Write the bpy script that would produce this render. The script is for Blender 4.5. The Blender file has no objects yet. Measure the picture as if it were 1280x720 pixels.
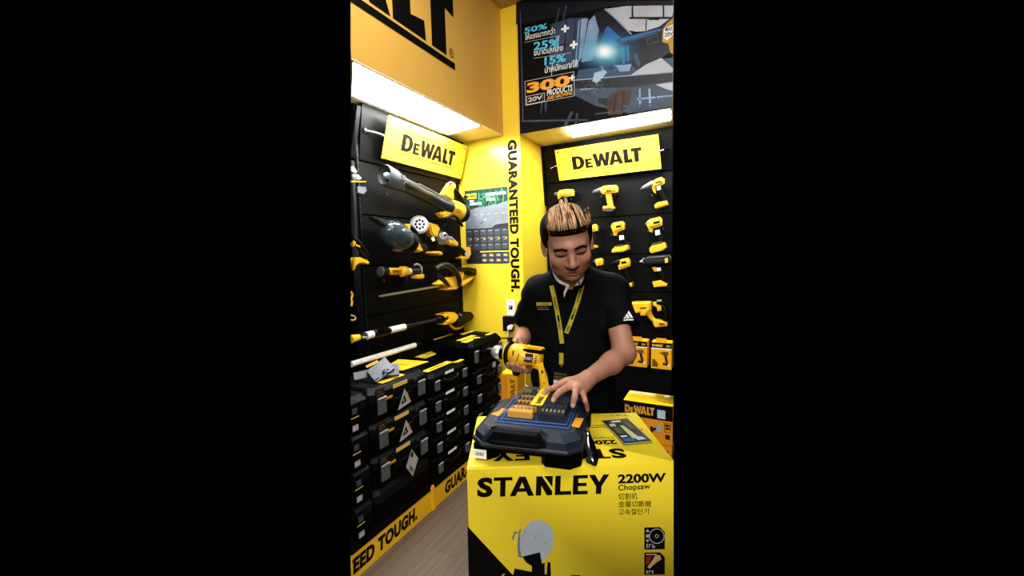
import bpy, bmesh, math, random
import numpy as np
from math import cos, sin, pi, radians
from mathutils import Vector, Matrix
from mathutils.geometry import tessellate_polygon
from mathutils.bvhtree import BVHTree
random.seed(7)
SC = bpy.context.scene
COL = SC.collection
V = Vector
# ------------------------------------------------------------------ camera
FL, YAW, PIT, ROL, H = 512.975, -.479303, .084992, -.0249813, 1.37
EYE = V((0, 0, H))
_f = V((sin(YAW)*cos(PIT), cos(YAW)*cos(PIT), -sin(PIT)))
_r = V((cos(YAW), -sin(YAW), 0)); _u = _r.cross(_f)
CR = _r*cos(ROL) + _u*sin(ROL); CU = -_r*sin(ROL) + _u*cos(ROL); CF = _f
cd = bpy.data.cameras.new('camera'); cam = bpy.data.objects.new('camera', cd); COL.objects.link(cam)
cd.sensor_width = 36; cd.lens = FL*36/1280; cd.clip_start = .05
cam.matrix_world = Matrix(((CR.x, CU.x, -CF.x, 0), (CR.y, CU.y, -CF.y, 0), (CR.z, CU.z, -CF.z, H), (0, 0, 0, 1)))
SC.camera = cam
LAT = V((cos(YAW), -sin(YAW), 0)); DEP = V((sin(YAW), cos(YAW), 0)); UP = V((0, 0, 1))
def ray(px, py): return CR*((px-640)/FL) - CU*((py-360)/FL) + CF
def on(px, py, ax, val):
    d = ray(px, py); return EYE + d*((val-EYE[ax])/d[ax])
def onp(px, py, P0, n):
    d = ray(px, py); return EYE + d*((P0-EYE).dot(n)/d.dot(n))
def dp(px, py, depth):                       # point seen at a pixel, at a horizontal depth along the view
    d = ray(px, py); return EYE + d*(depth/d.dot(DEP))
def L(lat, dep, z): return LAT*lat + DEP*dep + UP*z
WX, WY = -1.70, 2.90                         # pegboard planes
def PL(px, py, off=.1): return on(px, py, 0, WX+off)
def PR(px, py, off=.06): return on(px, py, 1, WY-off)

# ------------------------------------------------------------------ materials
def lin(c):
    c = c/255.; return c/12.92 if c <= .04045 else ((c+.055)/1.055)**2.4
def rgb(c): return (lin(c[0]), lin(c[1]), lin(c[2]), 1)
MATS = {}
def mat(name, c, rough=.5, metal=0, var=.06, scale=30, bump=0, spec=.5, emit=0, stretch=None):
    if name in MATS: return MATS[name]
    m = bpy.data.materials.new(name); m.use_nodes = True; nt = m.node_tree; b = nt.nodes['Principled BSDF']
    tc = nt.nodes.new('ShaderNodeTexCoord'); nz = nt.nodes.new('ShaderNodeTexNoise'); nz.inputs['Scale'].default_value = scale
    nz.inputs['Detail'].default_value = 4
    if stretch:
        mp = nt.nodes.new('ShaderNodeMapping'); mp.inputs['Scale'].default_value = stretch
        nt.links.new(tc.outputs['Object'], mp.inputs[0]); nt.links.new(mp.outputs[0], nz.inputs['Vector'])
    else: nt.links.new(tc.outputs['Object'], nz.inputs['Vector'])
    cr = nt.nodes.new('ShaderNodeValToRGB'); C = rgb(c)
    cr.color_ramp.elements[0].position = .3; cr.color_ramp.elements[1].position = .7
    cr.color_ramp.elements[0].color = tuple(x*(1-var) for x in C[:3])+(1,)
    cr.color_ramp.elements[1].color = tuple(min(1, x*(1+var)) for x in C[:3])+(1,)
    nt.links.new(nz.outputs['Fac'], cr.inputs[0]); nt.links.new(cr.outputs[0], b.inputs['Base Color'])
    b.inputs['Roughness'].default_value = rough; b.inputs['Metallic'].default_value = metal
    b.inputs['Specular IOR Level'].default_value = spec
    if bump:
        bp = nt.nodes.new('ShaderNodeBump'); bp.inputs['Strength'].default_value = bump; bp.inputs['Distance'].default_value = .002
        nt.links.new(nz.outputs['Fac'], bp.inputs['Height']); nt.links.new(bp.outputs[0], b.inputs['Normal'])
    if emit:
        b.inputs['Emission Strength'].default_value = emit; nt.links.new(cr.outputs[0], b.inputs['Emission Color'])
    MATS[name] = m; return m
def glass(name, c, alpha, rough=.05):
    m = mat(name, c, rough); b = m.node_tree.nodes['Principled BSDF']; b.inputs['Alpha'].default_value = alpha
    b.inputs['Specular IOR Level'].default_value = .8; return m
YEL = mat('tool_yellow', (238, 190, 48), .38, var=.03)
YEL2 = mat('sign_yellow', (244, 210, 64), .35, var=.02)
WALLY = mat('painted_yellow_wall', (238, 208, 66), .24, var=.02, scale=6)
BULK = mat('bulkhead_yellow', (222, 176, 88), .5, var=.02, scale=4)
BOXY = mat('carton_bright_yellow', (238, 214, 60), .42, var=.02, scale=8)
CARTY = mat('carton_yellow', (240, 180, 20), .55, var=.04)
CARTO = mat('carton_orange', (222, 148, 28), .6, var=.04)
PLNY = mat('plinth_yellow', (240, 192, 40), .45, var=.02)
BLK = mat('black_plastic', (7, 7, 8), .42, var=.2, scale=60, spec=.25)
BLKM = mat('matte_black', (5, 5, 6), .75, var=.2, spec=.2)
INK = mat('black_ink', (12, 11, 10), .6, var=.1, spec=.2)
CASE = mat('case_black', (3, 4, 5), .55, var=.2, scale=140, bump=.15, spec=.10)
CASEB = mat('case_slate', (36, 46, 58), .5, var=.15, scale=160, bump=.25, spec=.45)
CASEL = mat('case_lid_slate', (9, 12, 16), .45, var=.15, scale=160, bump=.2, spec=.25)
CASEG = mat('case_edge_grey', (44, 50, 58), .5, var=.1, spec=.45)
GRYP = mat('grey_plastic', (95, 100, 106), .4, var=.1)
LGRY = mat('light_grey_plastic', (170, 172, 174), .4, var=.05)
LATCH = mat('latch_grey', (104, 110, 116), .4, .3, var=.1)
STEEL = mat('brushed_steel', (190, 190, 192), .28, .9, var=.08, stretch=(200, 8, 8))
CHROME = mat('chrome', (225, 225, 228), .12, 1, var=.03)
WHITE = mat('white_print', (238, 238, 236), .5, var=.02)
WPLAS = mat('white_plastic', (232, 232, 230), .35, var=.02)
ALU = mat('aluminium_tube', (236, 236, 236), .4, 0, var=.04)
CREAM = mat('soffit_cream', (238, 226, 190), .6, var=.02, scale=5)
BROWN = mat('dark_brown_label', (50, 26, 12), .5, var=.1)
ORNG = mat('orange_print', (228, 140, 30), .5, var=.05)
BLUE = mat('blue_print', (52, 96, 150), .5, var=.08)
PALEB = mat('pale_blue_print', (170, 195, 215), .5, var=.08)
RED = mat('red_print', (150, 32, 24), .5, var=.1)
SMOKE = glass('smoked_clear_plastic', (70, 84, 92), .72, .12)
CLEAR = glass('clear_blister_plastic', (190, 210, 240), .05, .06)
CLEARE = glass('clear_blister_edge', (48, 72, 128), .12, .08)
CLEARB = glass('clear_blister_rim', (96, 140, 215), .5, .08)

# ------------------------------------------------------------------ mesh builder
def ortho(a):
    a = a.normalized(); t = V((0, 0, 1)) if abs(a.z) < .9 else V((1, 0, 0))
    b = t.cross(a).normalized(); return a, b, a.cross(b)
class MB:
    def __init__(s): s.bm = bmesh.new()
    def merge(s, t, mi=0, M=None):
        if M is not None: t.transform(M)
        for f in t.faces: f.material_index = mi
        me = bpy.data.meshes.new('tmp'); t.to_mesh(me); t.free(); s.bm.from_mesh(me); bpy.data.meshes.remove(me); return s
    def box(s, c, size, bev=0, rot=None, mi=0, seg=2):
        t = bmesh.new(); bmesh.ops.create_cube(t, size=1)
        bmesh.ops.scale(t, vec=V(size), verts=t.verts)
        if bev: bmesh.ops.bevel(t, geom=list(t.edges), offset=bev, segments=seg, affect='EDGES', clamp_overlap=True)
        M = Matrix.Translation(V(c)) @ (rot.to_4x4() if rot is not None else Matrix())
        return s.merge(t, mi, M)
    def prism(s, pts, n, th, bev=0, mi=0, center=True, seg=1):      # pts: 3-D points in a plane; extruded along n
        n = V(n).normalized(); t = bmesh.new(); a = [t.verts.new(V(p) - (n*th/2 if center else V())) for p in pts]
        t.faces.new(a); t.normal_update()
        if t.faces[:][0].normal.dot(n) > 0: bmesh.ops.reverse_faces(t, faces=t.faces[:])
        r = bmesh.ops.extrude_face_region(t, geom=t.faces[:])
        bmesh.ops.translate(t, vec=n*th, verts=[x for x in r['geom'] if isinstance(x, bmesh.types.BMVert)])
        bmesh.ops.recalc_face_normals(t, faces=t.faces[:])
        if bev:
            es = [e for e in t.edges if abs((e.verts[0].co-e.verts[1].co).dot(n)) < 1e-6]
            bmesh.ops.bevel(t, geom=es, offset=bev, segments=seg+1, affect='EDGES', clamp_overlap=True)
        return s.merge(t, mi)
    def lathe(s, p0, p1, prof, n=20, mi=0, flat=1.0, up=None, caps=True):      # prof: (t along p0-p1, radius)
        p0, p1 = V(p0), V(p1); d = p1-p0; a, b, c = ortho(d)
        if up is not None: c = (V(up) - a*a.dot(V(up))).normalized(); b = c.cross(a)
        t = bmesh.new(); rings = []
        for (u, r) in prof:
            o = p0+d*u; rings.append([t.verts.new(o+(b*cos(2*pi*k/n)*flat+c*sin(2*pi*k/n))*max(r, 1e-5)) for k in range(n)])
        for x, y in zip(rings, rings[1:]):
            for k in range(n): t.faces.new((x[k], x[(k+1) % n], y[(k+1) % n], y[k]))
        if caps: t.faces.new(rings[0][::-1]); t.faces.new(rings[-1])
        bmesh.ops.recalc_face_normals(t, faces=t.faces[:])
        return s.merge(t, mi)
    def tube(s, pts, r, n=10, mi=0, flat=1.0, smooth=0):
        pts = [V(p) for p in pts]; rs = r if isinstance(r, (list, tuple)) else [r]*len(pts)
        if smooth and len(pts) > 2:
            P, R = [], []
            for i in range(len(pts)-1):
                a, b, c, d = pts[max(i-1, 0)], pts[i], pts[i+1], pts[min(i+2, len(pts)-1)]
                for k in range(smooth):
                    t = k/smooth
                    P.append(.5*((2*b)+(c-a)*t+(2*a-5*b+4*c-d)*t*t+(3*b-a-3*c+d)*t**3)); R.append(rs[i]*(1-t)+rs[i+1]*t)
            P.append(pts[-1]); R.append(rs[-1]); pts, rs = P, R
        t = bmesh.new(); rings = []; prev = None
        for i, p in enumerate(pts):
            d = pts[min(i+1, len(pts)-1)]-pts[max(i-1, 0)]; a = d.normalized()
            if prev is None: a, b, c = ortho(d)
            else: b = (prev-a*prev.dot(a)).normalized(); c = a.cross(b)
            prev = b
            rings.append([t.verts.new(p+(b*cos(2*pi*k/n)*flat+c*sin(2*pi*k/n))*rs[i]) for k in range(n)])
        for x, y in zip(rings, rings[1:]):
            for k in range(n): t.faces.new((x[k], x[(k+1) % n], y[(k+1) % n], y[k]))
        t.faces.new(rings[0][::-1]); t.faces.new(rings[-1]); bmesh.ops.recalc_face_normals(t, faces=t.faces[:])
        return s.merge(t, mi)
    def ball(s, c, r, mi=0, sub=2):
        t = bmesh.new(); bmesh.ops.create_icosphere(t, subdivisions=sub, radius=1)
        R = r if isinstance(r, (tuple, list)) else (r, r, r)
        bmesh.ops.scale(t, vec=V(R), verts=t.verts); return s.merge(t, mi, Matrix.Translation(V(c)))
    def poly(s, pts, mi=0, holes=()):
        allp = [V(p) for p in pts]+[V(p) for h in holes for p in h]
        if not holes and len(pts) <= 4:
            s.add(allp, [tuple(range(len(pts)))], mi); return s
        tri = tessellate_polygon([[V(p) for p in pts]]+[[V(p) for p in h] for h in holes])
        s.add(allp, tri, mi); return s
    def add(s, vs, fs, mi=0):
        b = [s.bm.verts.new(v) for v in vs]
        for f in fs:
            try: s.bm.faces.new([b[i] for i in f]).material_index = mi
            except ValueError: pass
        return s
    def text(s, txt, o, ux, uy, mi=0, bold=0, **k):                 # o: lower-left, ux/uy: full width and height vectors
        vs, fs = text_mesh(txt, bold, **k); s.add([V(o)+V(ux)*x+V(uy)*y for x, y in vs], fs, mi); return s
_T = {}
def text_mesh(txt, bold=0, **k):
    key = (txt, bold, tuple(sorted(k.items())))
    if key in _T: return _T[key]
    cu = bpy.data.curves.new('t', 'FONT'); cu.body = txt; cu.offset = bold; cu.resolution_u = 3
    cu.space_character = k.get('space', 1.0); cu.space_line = k.get('line', 1.0)
    cu.align_x = k.get('align', 'LEFT'); cu.shear = k.get('shear', 0)
    ob = bpy.data.objects.new('t', cu); COL.objects.link(ob)
    dg = bpy.context.evaluated_depsgraph_get(); dg.update()
    me = bpy.data.meshes.new_from_object(ob.evaluated_get(dg))
    vs = [(v.co.x, v.co.y) for v in me.vertices]; fs = [tuple(p.vertices) for p in me.polygons]
    bpy.data.objects.remove(ob); bpy.data.meshes.remove(me)
    x0 = min(v[0] for v in vs); x1 = max(v[0] for v in vs); y0 = min(v[1] for v in vs); y1 = max(v[1] for v in vs)
    vs = [((x-x0)/(x1-x0), (y-y0)/(y1-y0)) for x, y in vs]
    _T[key] = (vs, fs); return vs, fs
ROOT = {}
def obj(name, mb, m, parent=None, smooth=True, label=None):
    me = bpy.data.meshes.new(name); bm = mb.bm
    if parent is not None and parent.name in ROOT: bm.transform(ROOT[parent.name].inverted())
    bm.to_mesh(me); bm.free()
    for x in (m if isinstance(m, (list, tuple)) else [m]): me.materials.append(x)
    if smooth and len(me.polygons):
        me.polygons.foreach_set('use_smooth', [True]*len(me.polygons)); me.set_sharp_from_angle(angle=radians(48))
    o = bpy.data.objects.new(name, me); COL.objects.link(o)
    if parent is not None:
        o.parent = parent
        if parent.name in ROOT: ROOT[o.name] = ROOT[parent.name]
    if label: o['label'] = label
    return o
def tag(o, label, cat, group=None):
    o['label'] = label; o['category'] = cat
    if group: o['group'] = group
    return o
def thing(name, label, cat, loc=(0, 0, 0), rotz=0, group=None):
    o = bpy.data.objects.new(name, None); COL.objects.link(o); o.empty_display_size = .05
    o.location = loc; o.rotation_euler = (0, 0, rotz)
    ROOT[o.name] = Matrix.Translation(V(loc)) @ Matrix.Rotation(rotz, 4, 'Z')
    return tag(o, label, cat, group)
def struct(name, mb, m, smooth=False):
    o = obj(name, mb, m, None, smooth); o['kind'] = 'structure'; return o
def dup(root, loc, rotz, label):
    r = root.copy(); COL.objects.link(r); r.location = loc; r.rotation_euler = (0, 0, rotz); r['label'] = label
    for ch in list(root.children):
        c = ch.copy(); COL.objects.link(c); c.parent = r
        for g in list(ch.children):
            d = g.copy(); COL.objects.link(d); d.parent = c
    return r
# the block-letter logo in capital-height units: list of (outer, holes)
LOGO = {
 'D': (.82, [((0, 0), (0, 1), (.45, 1), (.70, .87), (.82, .62), (.82, .38), (.70, .13), (.45, 0)),
             ((.29, .21), (.29, .79), (.41, .79), (.50, .70), (.53, .58), (.53, .42), (.50, .30), (.41, .21))]),
 'e': (.49, [((0, 0), (0, .70), (.47, .70), (.47, .54), (.21, .54), (.21, .43), (.43, .43), (.43, .28), (.21, .28), (.21, .16), (.49, .16), (.49, 0))]),
 'W': (1.16, [((0, 1), (.28, 1), (.37, .44), (.48, .95), (.68, .95), (.80, .44), (.88, 1), (1.16, 1), (.95, 0), (.69, 0), (.58, .46), (.47, 0), (.20, 0))]),
 'A': (.92, [((0, 0), (.31, 1), (.62, 1), (.92, 0), (.64, 0), (.60, .17), (.32, .17), (.28, 0)), ((.38, .37), (.47, .74), (.55, .37))]),
 'L': (.53, [((0, 0), (0, 1), (.28, 1), (.28, .24), (.51, .29), (.53, 0))]),
 'T': (.64, [((0, 1), (0, .74), (.18, .76), (.18, 0), (.46, 0), (.46, .76), (.64, .72), (.64, 1))])}
KERN = [('D', 0), ('e', .05), ('W', .03), ('A', -.14), ('L', .04), ('T', -.07)]
def logo_polys(letters=6, bars=True):
    x = 0; out = []
    for ch, k in KERN:
        w, ps = LOGO[ch]; x += k
        out.append(([(x+a, b) for a, b in ps[0]], [[(x+a, b) for a, b in h] for h in ps[1:]])); x += w
    W = x
    if bars:
        for y0, y1, xa in ((1.13, 1.18, .12), (-.19, -.14, 0)): out.append(([(xa, y0), (xa, y1), (W, y1), (W, y0)], []))
    return W, out
def logo(mb, o, ux, uy, bars=True, mi=0):     # o lower-left of the letters, ux whole width, uy capital height
    W, ps = logo_polys(bars=bars)
    f = lambda p: V(o)+V(ux)*(p[0]/W)+V(uy)*p[1]
    for a, hs in ps: mb.poly([f(p) for p in a], mi, [[f(p) for p in h] for h in hs])
    return mb
def rect(px4, f): return [f(*p) for p in px4]
# ================================================================== SETTING
def xy_prism(pts, z0, z1):
    return MB().prism([V((a, b, z0)) for a, b in pts], V((0, 0, 1)), z1-z0, center=False)
SL = (-.747, .664)                                                    # the seen limit of the shop to the left and right
# floor: vinyl planks running along the left wall
def floor_material():
    m = bpy.data.materials.new('vinyl_planks'); m.use_nodes = True; nt = m.node_tree; b = nt.nodes['Principled BSDF']; N = nt.nodes.new; lk = nt.links.new
    tc = N('ShaderNodeTexCoord'); mp = N('ShaderNodeMapping'); mp.inputs['Rotation'].default_value = (0, 0, pi/2); lk(tc.outputs['Object'], mp.inputs[0])
    br = N('ShaderNodeTexBrick'); lk(mp.outputs[0], br.inputs['Vector']); br.inputs['Scale'].default_value = 1
    br.inputs['Brick Width'].default_value = .95; br.inputs['Row Height'].default_value = .15; br.inputs['Mortar Size'].default_value = .0015
    br.inputs['Color1'].default_value = rgb((112, 99, 88)); br.inputs['Color2'].default_value = rgb((104, 92, 82)); br.inputs['Mortar'].default_value = rgb((86, 75, 66))
    m2 = N('ShaderNodeMapping'); m2.inputs['Scale'].default_value = (70, 3, 1); lk(tc.outputs['Object'], m2.inputs[0])
    nz = N('ShaderNodeTexNoise'); nz.inputs['Scale'].default_value = 1; nz.inputs['Detail'].default_value = 6; lk(m2.outputs[0], nz.inputs['Vector'])
    mx = N('ShaderNodeMixRGB'); mx.blend_type = 'OVERLAY'; mx.inputs[0].default_value = .55; lk(br.outputs[0], mx.inputs[1]); lk(nz.outputs['Fac'], mx.inputs[2])
    lk(mx.outputs[0], b.inputs['Base Color']); b.inputs['Roughness'].default_value = .45; return m
struct('floor', xy_prism([(-1.76, .60), (-1.76, 2.98), (-.315, 2.98), (-.07, .60)], -.03, 0), floor_material())
struct('wall_left', xy_prism([(-1.76, 1.56), (-1.76, 2.49), (-1.712, 2.49), (-1.712, 1.52)], 0, 2.96), BLKM)
struct('wall_back', xy_prism([(-1.207, 2.925), (-1.207, 2.98), (-.315, 2.98), (-.310, 2.925)], 0, 2.14), BLKM)
struct('wall_corner', xy_prism([(-1.71, 2.49), (-1.71, 2.98), (-1.207, 2.98), (-1.207, 2.49)], 0, 2.955), WALLY)
# bulkheads over both display walls, with cream undersides
struct('trim_1', xy_prism([(-1.76, 1.60), (-1.76, 2.489), (-1.33, 2.489), (-1.33, 1.226)], 2.158, 2.955), BULK)
struct('trim_2', xy_prism([(-1.76, 1.60), (-1.76, 2.489), (-1.3305, 2.489), (-1.3305, 1.226)], 2.152, 2.158), CREAM)
struct('trim_3', xy_prism([(-1.206, 2.472), (-1.206, 2.98), (-.318, 2.98), (-.267, 2.472)], 2.146, 2.955), BULK)
struct('trim_4', xy_prism([(-1.206, 2.4725), (-1.206, 2.98), (-.318, 2.98), (-.267, 2.4725)], 2.140, 2.146), CREAM)
struct('ceiling', xy_prism([(-1.76, 1.3), (-1.76, 2.98), (-.32, 2.98), (-.13, 1.3)], 2.956, 2.99), mat('ceiling_grey', (196, 176, 140), .8))

# ================================================================== LIGHT STRIPS
LED = mat('lit_diffuser', (255, 255, 252), .5, emit=38, var=.005)
def strip(pts, z, label):
    c = sum((V((a, b, 0)) for a, b in pts), V())/4
    t = thing('strip_light', label, 'light', (c.x, c.y, z), group='bulkhead strip lights')
    big = [V((a, b, z+.003)) for a, b in pts]
    obj('housing', MB().prism(big, UP, .008), WPLAS, t, False)
    obj('diffuser', MB().prism([V((a, b, z-.004))+(c-V((a, b, 0)))*.02 for a, b in pts], UP, .006), LED, t, False)
strip([(-1.334, 1.236), (-1.334, 2.199), (-1.60, 2.245), (-1.60, 1.465)], 2.148, 'glowing white strip light under the bulkhead with the giant letters')
strip([(-.897, 2.492), (-.277, 2.492), (-.295, 2.665), (-.918, 2.700)], 2.136, 'glowing white strip light under the dark printed banner')

# ================================================================== PEGBOARDS
def perforated(ax):
    m = bpy.data.materials.new('perforated_steel'); m.use_nodes = True; nt = m.node_tree; b = nt.nodes['Principled BSDF']; N = nt.nodes.new; lk = nt.links.new
    tc = N('ShaderNodeTexCoord'); sp = N('ShaderNodeSeparateXYZ'); lk(tc.outputs['Object'], sp.inputs[0])
    def fr(sock):
        a = N('ShaderNodeMath'); a.operation = 'MULTIPLY'; a.inputs[1].default_value = 1/.0254; lk(sock, a.inputs[0])
        c = N('ShaderNodeMath'); c.operation = 'FRACT'; lk(a.outputs[0], c.inputs[0])
        d = N('ShaderNodeMath'); d.operation = 'SUBTRACT'; d.inputs[1].default_value = .5; lk(c.outputs[0], d.inputs[0]); return d.outputs[0]
    cb = N('ShaderNodeCombineXYZ'); lk(fr(sp.outputs[ax]), cb.inputs[0]); lk(fr(sp.outputs[2]), cb.inputs[1])
    ln = N('ShaderNodeVectorMath'); ln.operation = 'LENGTH'; lk(cb.outputs[0], ln.inputs[0])
    lt = N('ShaderNodeMath'); lt.operation = 'LESS_THAN'; lt.inputs[1].default_value = .16; lk(ln.outputs['Value'], lt.inputs[0])
    mx = N('ShaderNodeMixRGB'); mx.inputs[1].default_value = rgb((8, 10, 12)); mx.inputs[2].default_value = (0, 0, 0, 1); lk(lt.outputs[0], mx.inputs[0])
    lk(mx.outputs[0], b.inputs['Base Color']); b.inputs['Roughness'].default_value = .5; b.inputs['Specular IOR Level'].default_value = .16; return m
PERL, PERR = perforated(1), perforated(0)
HEAD = mat('header_black', (7, 8, 11), .4, var=.1, spec=.2)
pb = thing('pegboard', 'tall black pegboard bay with the leaf blower and trimmers on it', 'pegboard', (-1.70, 2.0, 0))
zs = [(1.595, 1.868), (1.325, 1.589), (1.05, 1.319), (.0, 1.045)]
for z0, z1 in zs:
    obj('panel', MB().box((-1.705, 2.03, (z0+z1)/2), (.012, .912, z1-z0), .002), PERL, pb)
hp = MB().prism([V((-1.700, y, z)) if b else V((-1.657, y, z)) for y, z, b in ((1.576, 1.872, 1), (1.576, 2.150, 0), (2.487, 2.150, 0), (2.487, 1.872, 1))], V((1, 0, .15)), .014, .002)
obj('header_panel', hp, HEAD, pb)
obj('header_lip', MB().box((-1.652, 2.03, 2.150), (.012, .91, .006)), CASEG, pb)
# slotted upright and the edge of the next bay
up = MB(); up.box((-1.700, 1.562, 1.15), (.022, .022, 2.0), .003)
obj('upright', up, HEAD, pb)
sl = MB()
for k in range(46): sl.box((-1.6885, 1.562, .45+k*.037), (.0012, .005, .018))
obj('slot', sl, CASEG, pb)
pb2 = thing('pegboard', 'sliver of the neighbouring black pegboard bay past the slotted upright', 'pegboard', (-1.70, 1.52, 0))
obj('panel', MB().prism([V((-1.70, 1.500, z)) if i == 0 else V((-1.70, y, z)) for i, (y, z) in enumerate(((1.500, .8), (1.50, 1.86), (1.549, 1.86), (1.549, .8)))], V((1, 0, 0)), .012), PERL, pb2)
obj('header_panel', MB().prism([V((-1.70, 1.520, 1.87)), V((-1.66, 1.546, 2.13)), V((-1.66, 1.572, 2.13)), V((-1.70, 1.549, 1.87))], V((1, 0, .15)), .012, .002), HEAD, pb2)
pr = thing('pegboard', 'black pegboard in the recess behind the person, hung with cordless drills', 'pegboard', (-.75, 2.9, 0))
def xr(y): return -.311+(2.9-y)*.10
for z0, z1 in ((1.607, 1.876), (1.345, 1.602), (1.085, 1.340), (.0, 1.080)):
    obj('panel', MB().box(((-1.195+xr(2.9))/2, 2.905, (z0+z1)/2), (xr(2.9)+1.195, .012, z1-z0), .002), PERR, pr)
obj('header_panel', MB().prism([V((-1.192, 2.895, 1.880)), V((-1.192, 2.842, 2.132)), V((xr(2.842), 2.842, 2.132)), V((xr(2.895), 2.895, 1.880))], V((0, -1, -.2)), .014, .002), HEAD, pr)
sidewedge = MB().prism([V((-1.200, 2.92, 1.72)), V((-1.200, 2.885, 1.72)), V((-1.200, 2.828, 2.135)), V((-1.200, 2.92, 2.135))], V((1, 0, 0)), .012)
obj('header_side_shade', sidewedge, HEAD, pr)  # black wedge stands in for the shadowed side of the tilted header

# ================================================================== SIGNS
def sign(name, label, BL, BR, TL, nrm, standoffs):
    n = V(nrm).normalized(); BL, BR, TL = V(BL), V(BR), V(TL); ux, uy = BR-BL, TL-BL
    t = thing(name, label, 'sign', BL+ux*.5)
    f = lambda a, b, o=0: BL+ux*a+uy*b+n*o
    obj('plate', MB().prism([f(0, 0), f(1, 0), f(1, 1), f(0, 1)], n, .010, .0015), YEL2, t)
    lg = MB(); logo(lg, f(.165, .295, .0056), ux*.675, uy*.415); obj('lettering', lg, INK, t, False)
    for a in (.03, .97):
        for b in (.09, .5, .91): obj('screw', MB().lathe(f(a, b, .004), f(a, b, .009), [(0, .0055), (.6, .0055), (1, .003)], 10), GRYP, t)
    for a, b in standoffs:
        s = MB(); s.tube(a, .006, 8, smooth=4); s.lathe(a[-1]-(a[-1]-a[-2]).normalized()*.006, a[-1], [(0, .016), (1, .016)], 12)
        obj('standoff_rod', s, CHROME, t)
    return t
sign('shop_sign', 'yellow tilted brand sign with black lettering above the leaf blower', (-1.655, 1.697, 1.897), (-1.655, 2.444, 1.895), (-1.597, 1.704, 2.114), (1, 0, .27),
     [([V((-1.630, 1.71, 2.01)), V((-1.640, 1.66, 2.017)), V((-1.672, 1.60, 2.022))], 0)])
sign('shop_sign', 'yellow brand sign with black lettering above the cordless drills', (-1.073, 2.855, 1.884), (-.3745, 2.855, 1.889), (-1.085, 2.800, 2.090), (0, -1, -.27),
     [([V((-1.07, 2.845, 1.99)), V((-1.10, 2.85, 1.99)), V((-1.14, 2.877, 1.985))], 0), ([V((-.385, 2.825, 1.995)), V((-.352, 2.82, 1.998)), V((-.325, 2.872, 2.015))], 0)])

# ================================================================== GIANT LETTERS ON THE LEFT BULKHEAD
XB = -1.328
wl = thing('wall_lettering', 'giant black brand letters with an underline on the orange-yellow bulkhead', 'lettering', (XB, 1.6, 2.4))
W, ps = logo_polys(bars=False); SX = .430; Y1 = 1.947
def big(p): return V((XB, Y1-(W-p[0])*SX, 2.424+p[1]*.313))
for nm, (a, hs) in zip('DeWALT', ps):
    if nm in 'De' or nm == 'W': continue
    m = MB(); m.poly([big(p) for p in a], 0, [[big(p) for p in h] for h in hs])
    if nm == 'A':
        bmesh.ops.bisect_plane(m.bm, geom=m.bm.verts[:]+m.bm.edges[:]+m.bm.faces[:], plane_co=V((XB, 1.232, 2.4)), plane_no=V((0, -1, 0)), clear_outer=True)
    obj('letter', m, INK, wl, False)
obj('underline', MB().poly([V((XB, 1.229, 2.374)), V((XB, 1.945, 2.374)), V((XB, 1.945, 2.409)), V((XB, 1.229, 2.409))]), INK, wl, False)
rm = MB(); ce = V((XB, 1.917, 2.452)); ri = []
for k in range(28):
    a0, a1 = 2*pi*k/28, 2*pi*(k+1)/28
    q = lambda a, r: ce+V((0, cos(a)*r, sin(a)*r))
    rm.poly([q(a0, .023), q(a1, .023), q(a1, .0195), q(a0, .0195)])
rm.text('R', ce+V((0, -.009, -.012)), V((0, .018, 0)), V((0, 0, .024)), bold=.01); obj('registered_mark', rm, INK, wl, False)

# vertical slogan on the corner column
sl_ = thing('wall_lettering', 'black slogan lettering running down the edge of the yellow column', 'lettering', (-1.27, 2.487, 1.6))
vt = MB().text('GUARANTEED TOUGH.', V((-1.300, 2.4885, 2.117)), V((0, 0, -1.014)), V((.068, 0, 0)), bold=.055, space=1.08); obj('lettering', vt, INK, sl_, False)

# ================================================================== PAPER POSTER ON THE COLUMN
TEAL = mat('poster_dark_green', (16, 62, 58), .5, var=.5, scale=60); GRN = mat('poster_leaf_green', (60, 150, 110), .5, var=.4, scale=90)
PGREY = mat('poster_grey', (120, 128, 140), .5, var=.15, scale=20); PDARK = mat('poster_charcoal', (44, 48, 56), .5, var=.2, scale=40); PMID = mat('poster_slate', (74, 82, 94), .5, var=.3, scale=80)
po = thing('product_poster', 'paper poster with green header and rows of small product pictures', 'poster', (-1.48, 2.488, 1.56))
PX0, PX1, PZ0, PZ1 = -1.655, -1.308, 1.300, 1.818
pf = lambda a, b, k=1: V((PX0+(PX1-PX0)*a, 2.4885-.0006*k, PZ0+(PZ1-PZ0)*b))
def pq(mb, a0, b0, a1, b1, k=1, mi=0): return mb.poly([pf(a0, b0, k), pf(a1, b0, k), pf(a1, b1, k), pf(a0, b1, k)], mi)
m = MB(); m.prism([pf(0, 0, .2), pf(1, 0, .2), pf(1, 1, .2), pf(0, 1, .2)], V((0, 1, 0)), .0006); obj('sheet', m, PDARK, po, False)
hd = MB(); pq(hd, 0, .77, 1, 1); obj('header_picture', hd, TEAL, po, False)
lv = MB()
for k in range(46):
    a, b = random.uniform(.32, .98), random.uniform(.78, .98); an = random.uniform(0, 6.3); l = random.uniform(.03, .08)
    d = V((cos(an)*l*.35, 0, sin(an)*l*.5)); e = V((-d.z, 0, d.x))*.22; c = pf(a, b, 1.5)
    c.x = min(max(c.x, PX0+.04), PX1-.03); c.z = min(c.z, PZ1-.03); lv.poly([c-d, c-e, c+d, c+e])
obj('leaf_print', lv, GRN, po, False)
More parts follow.
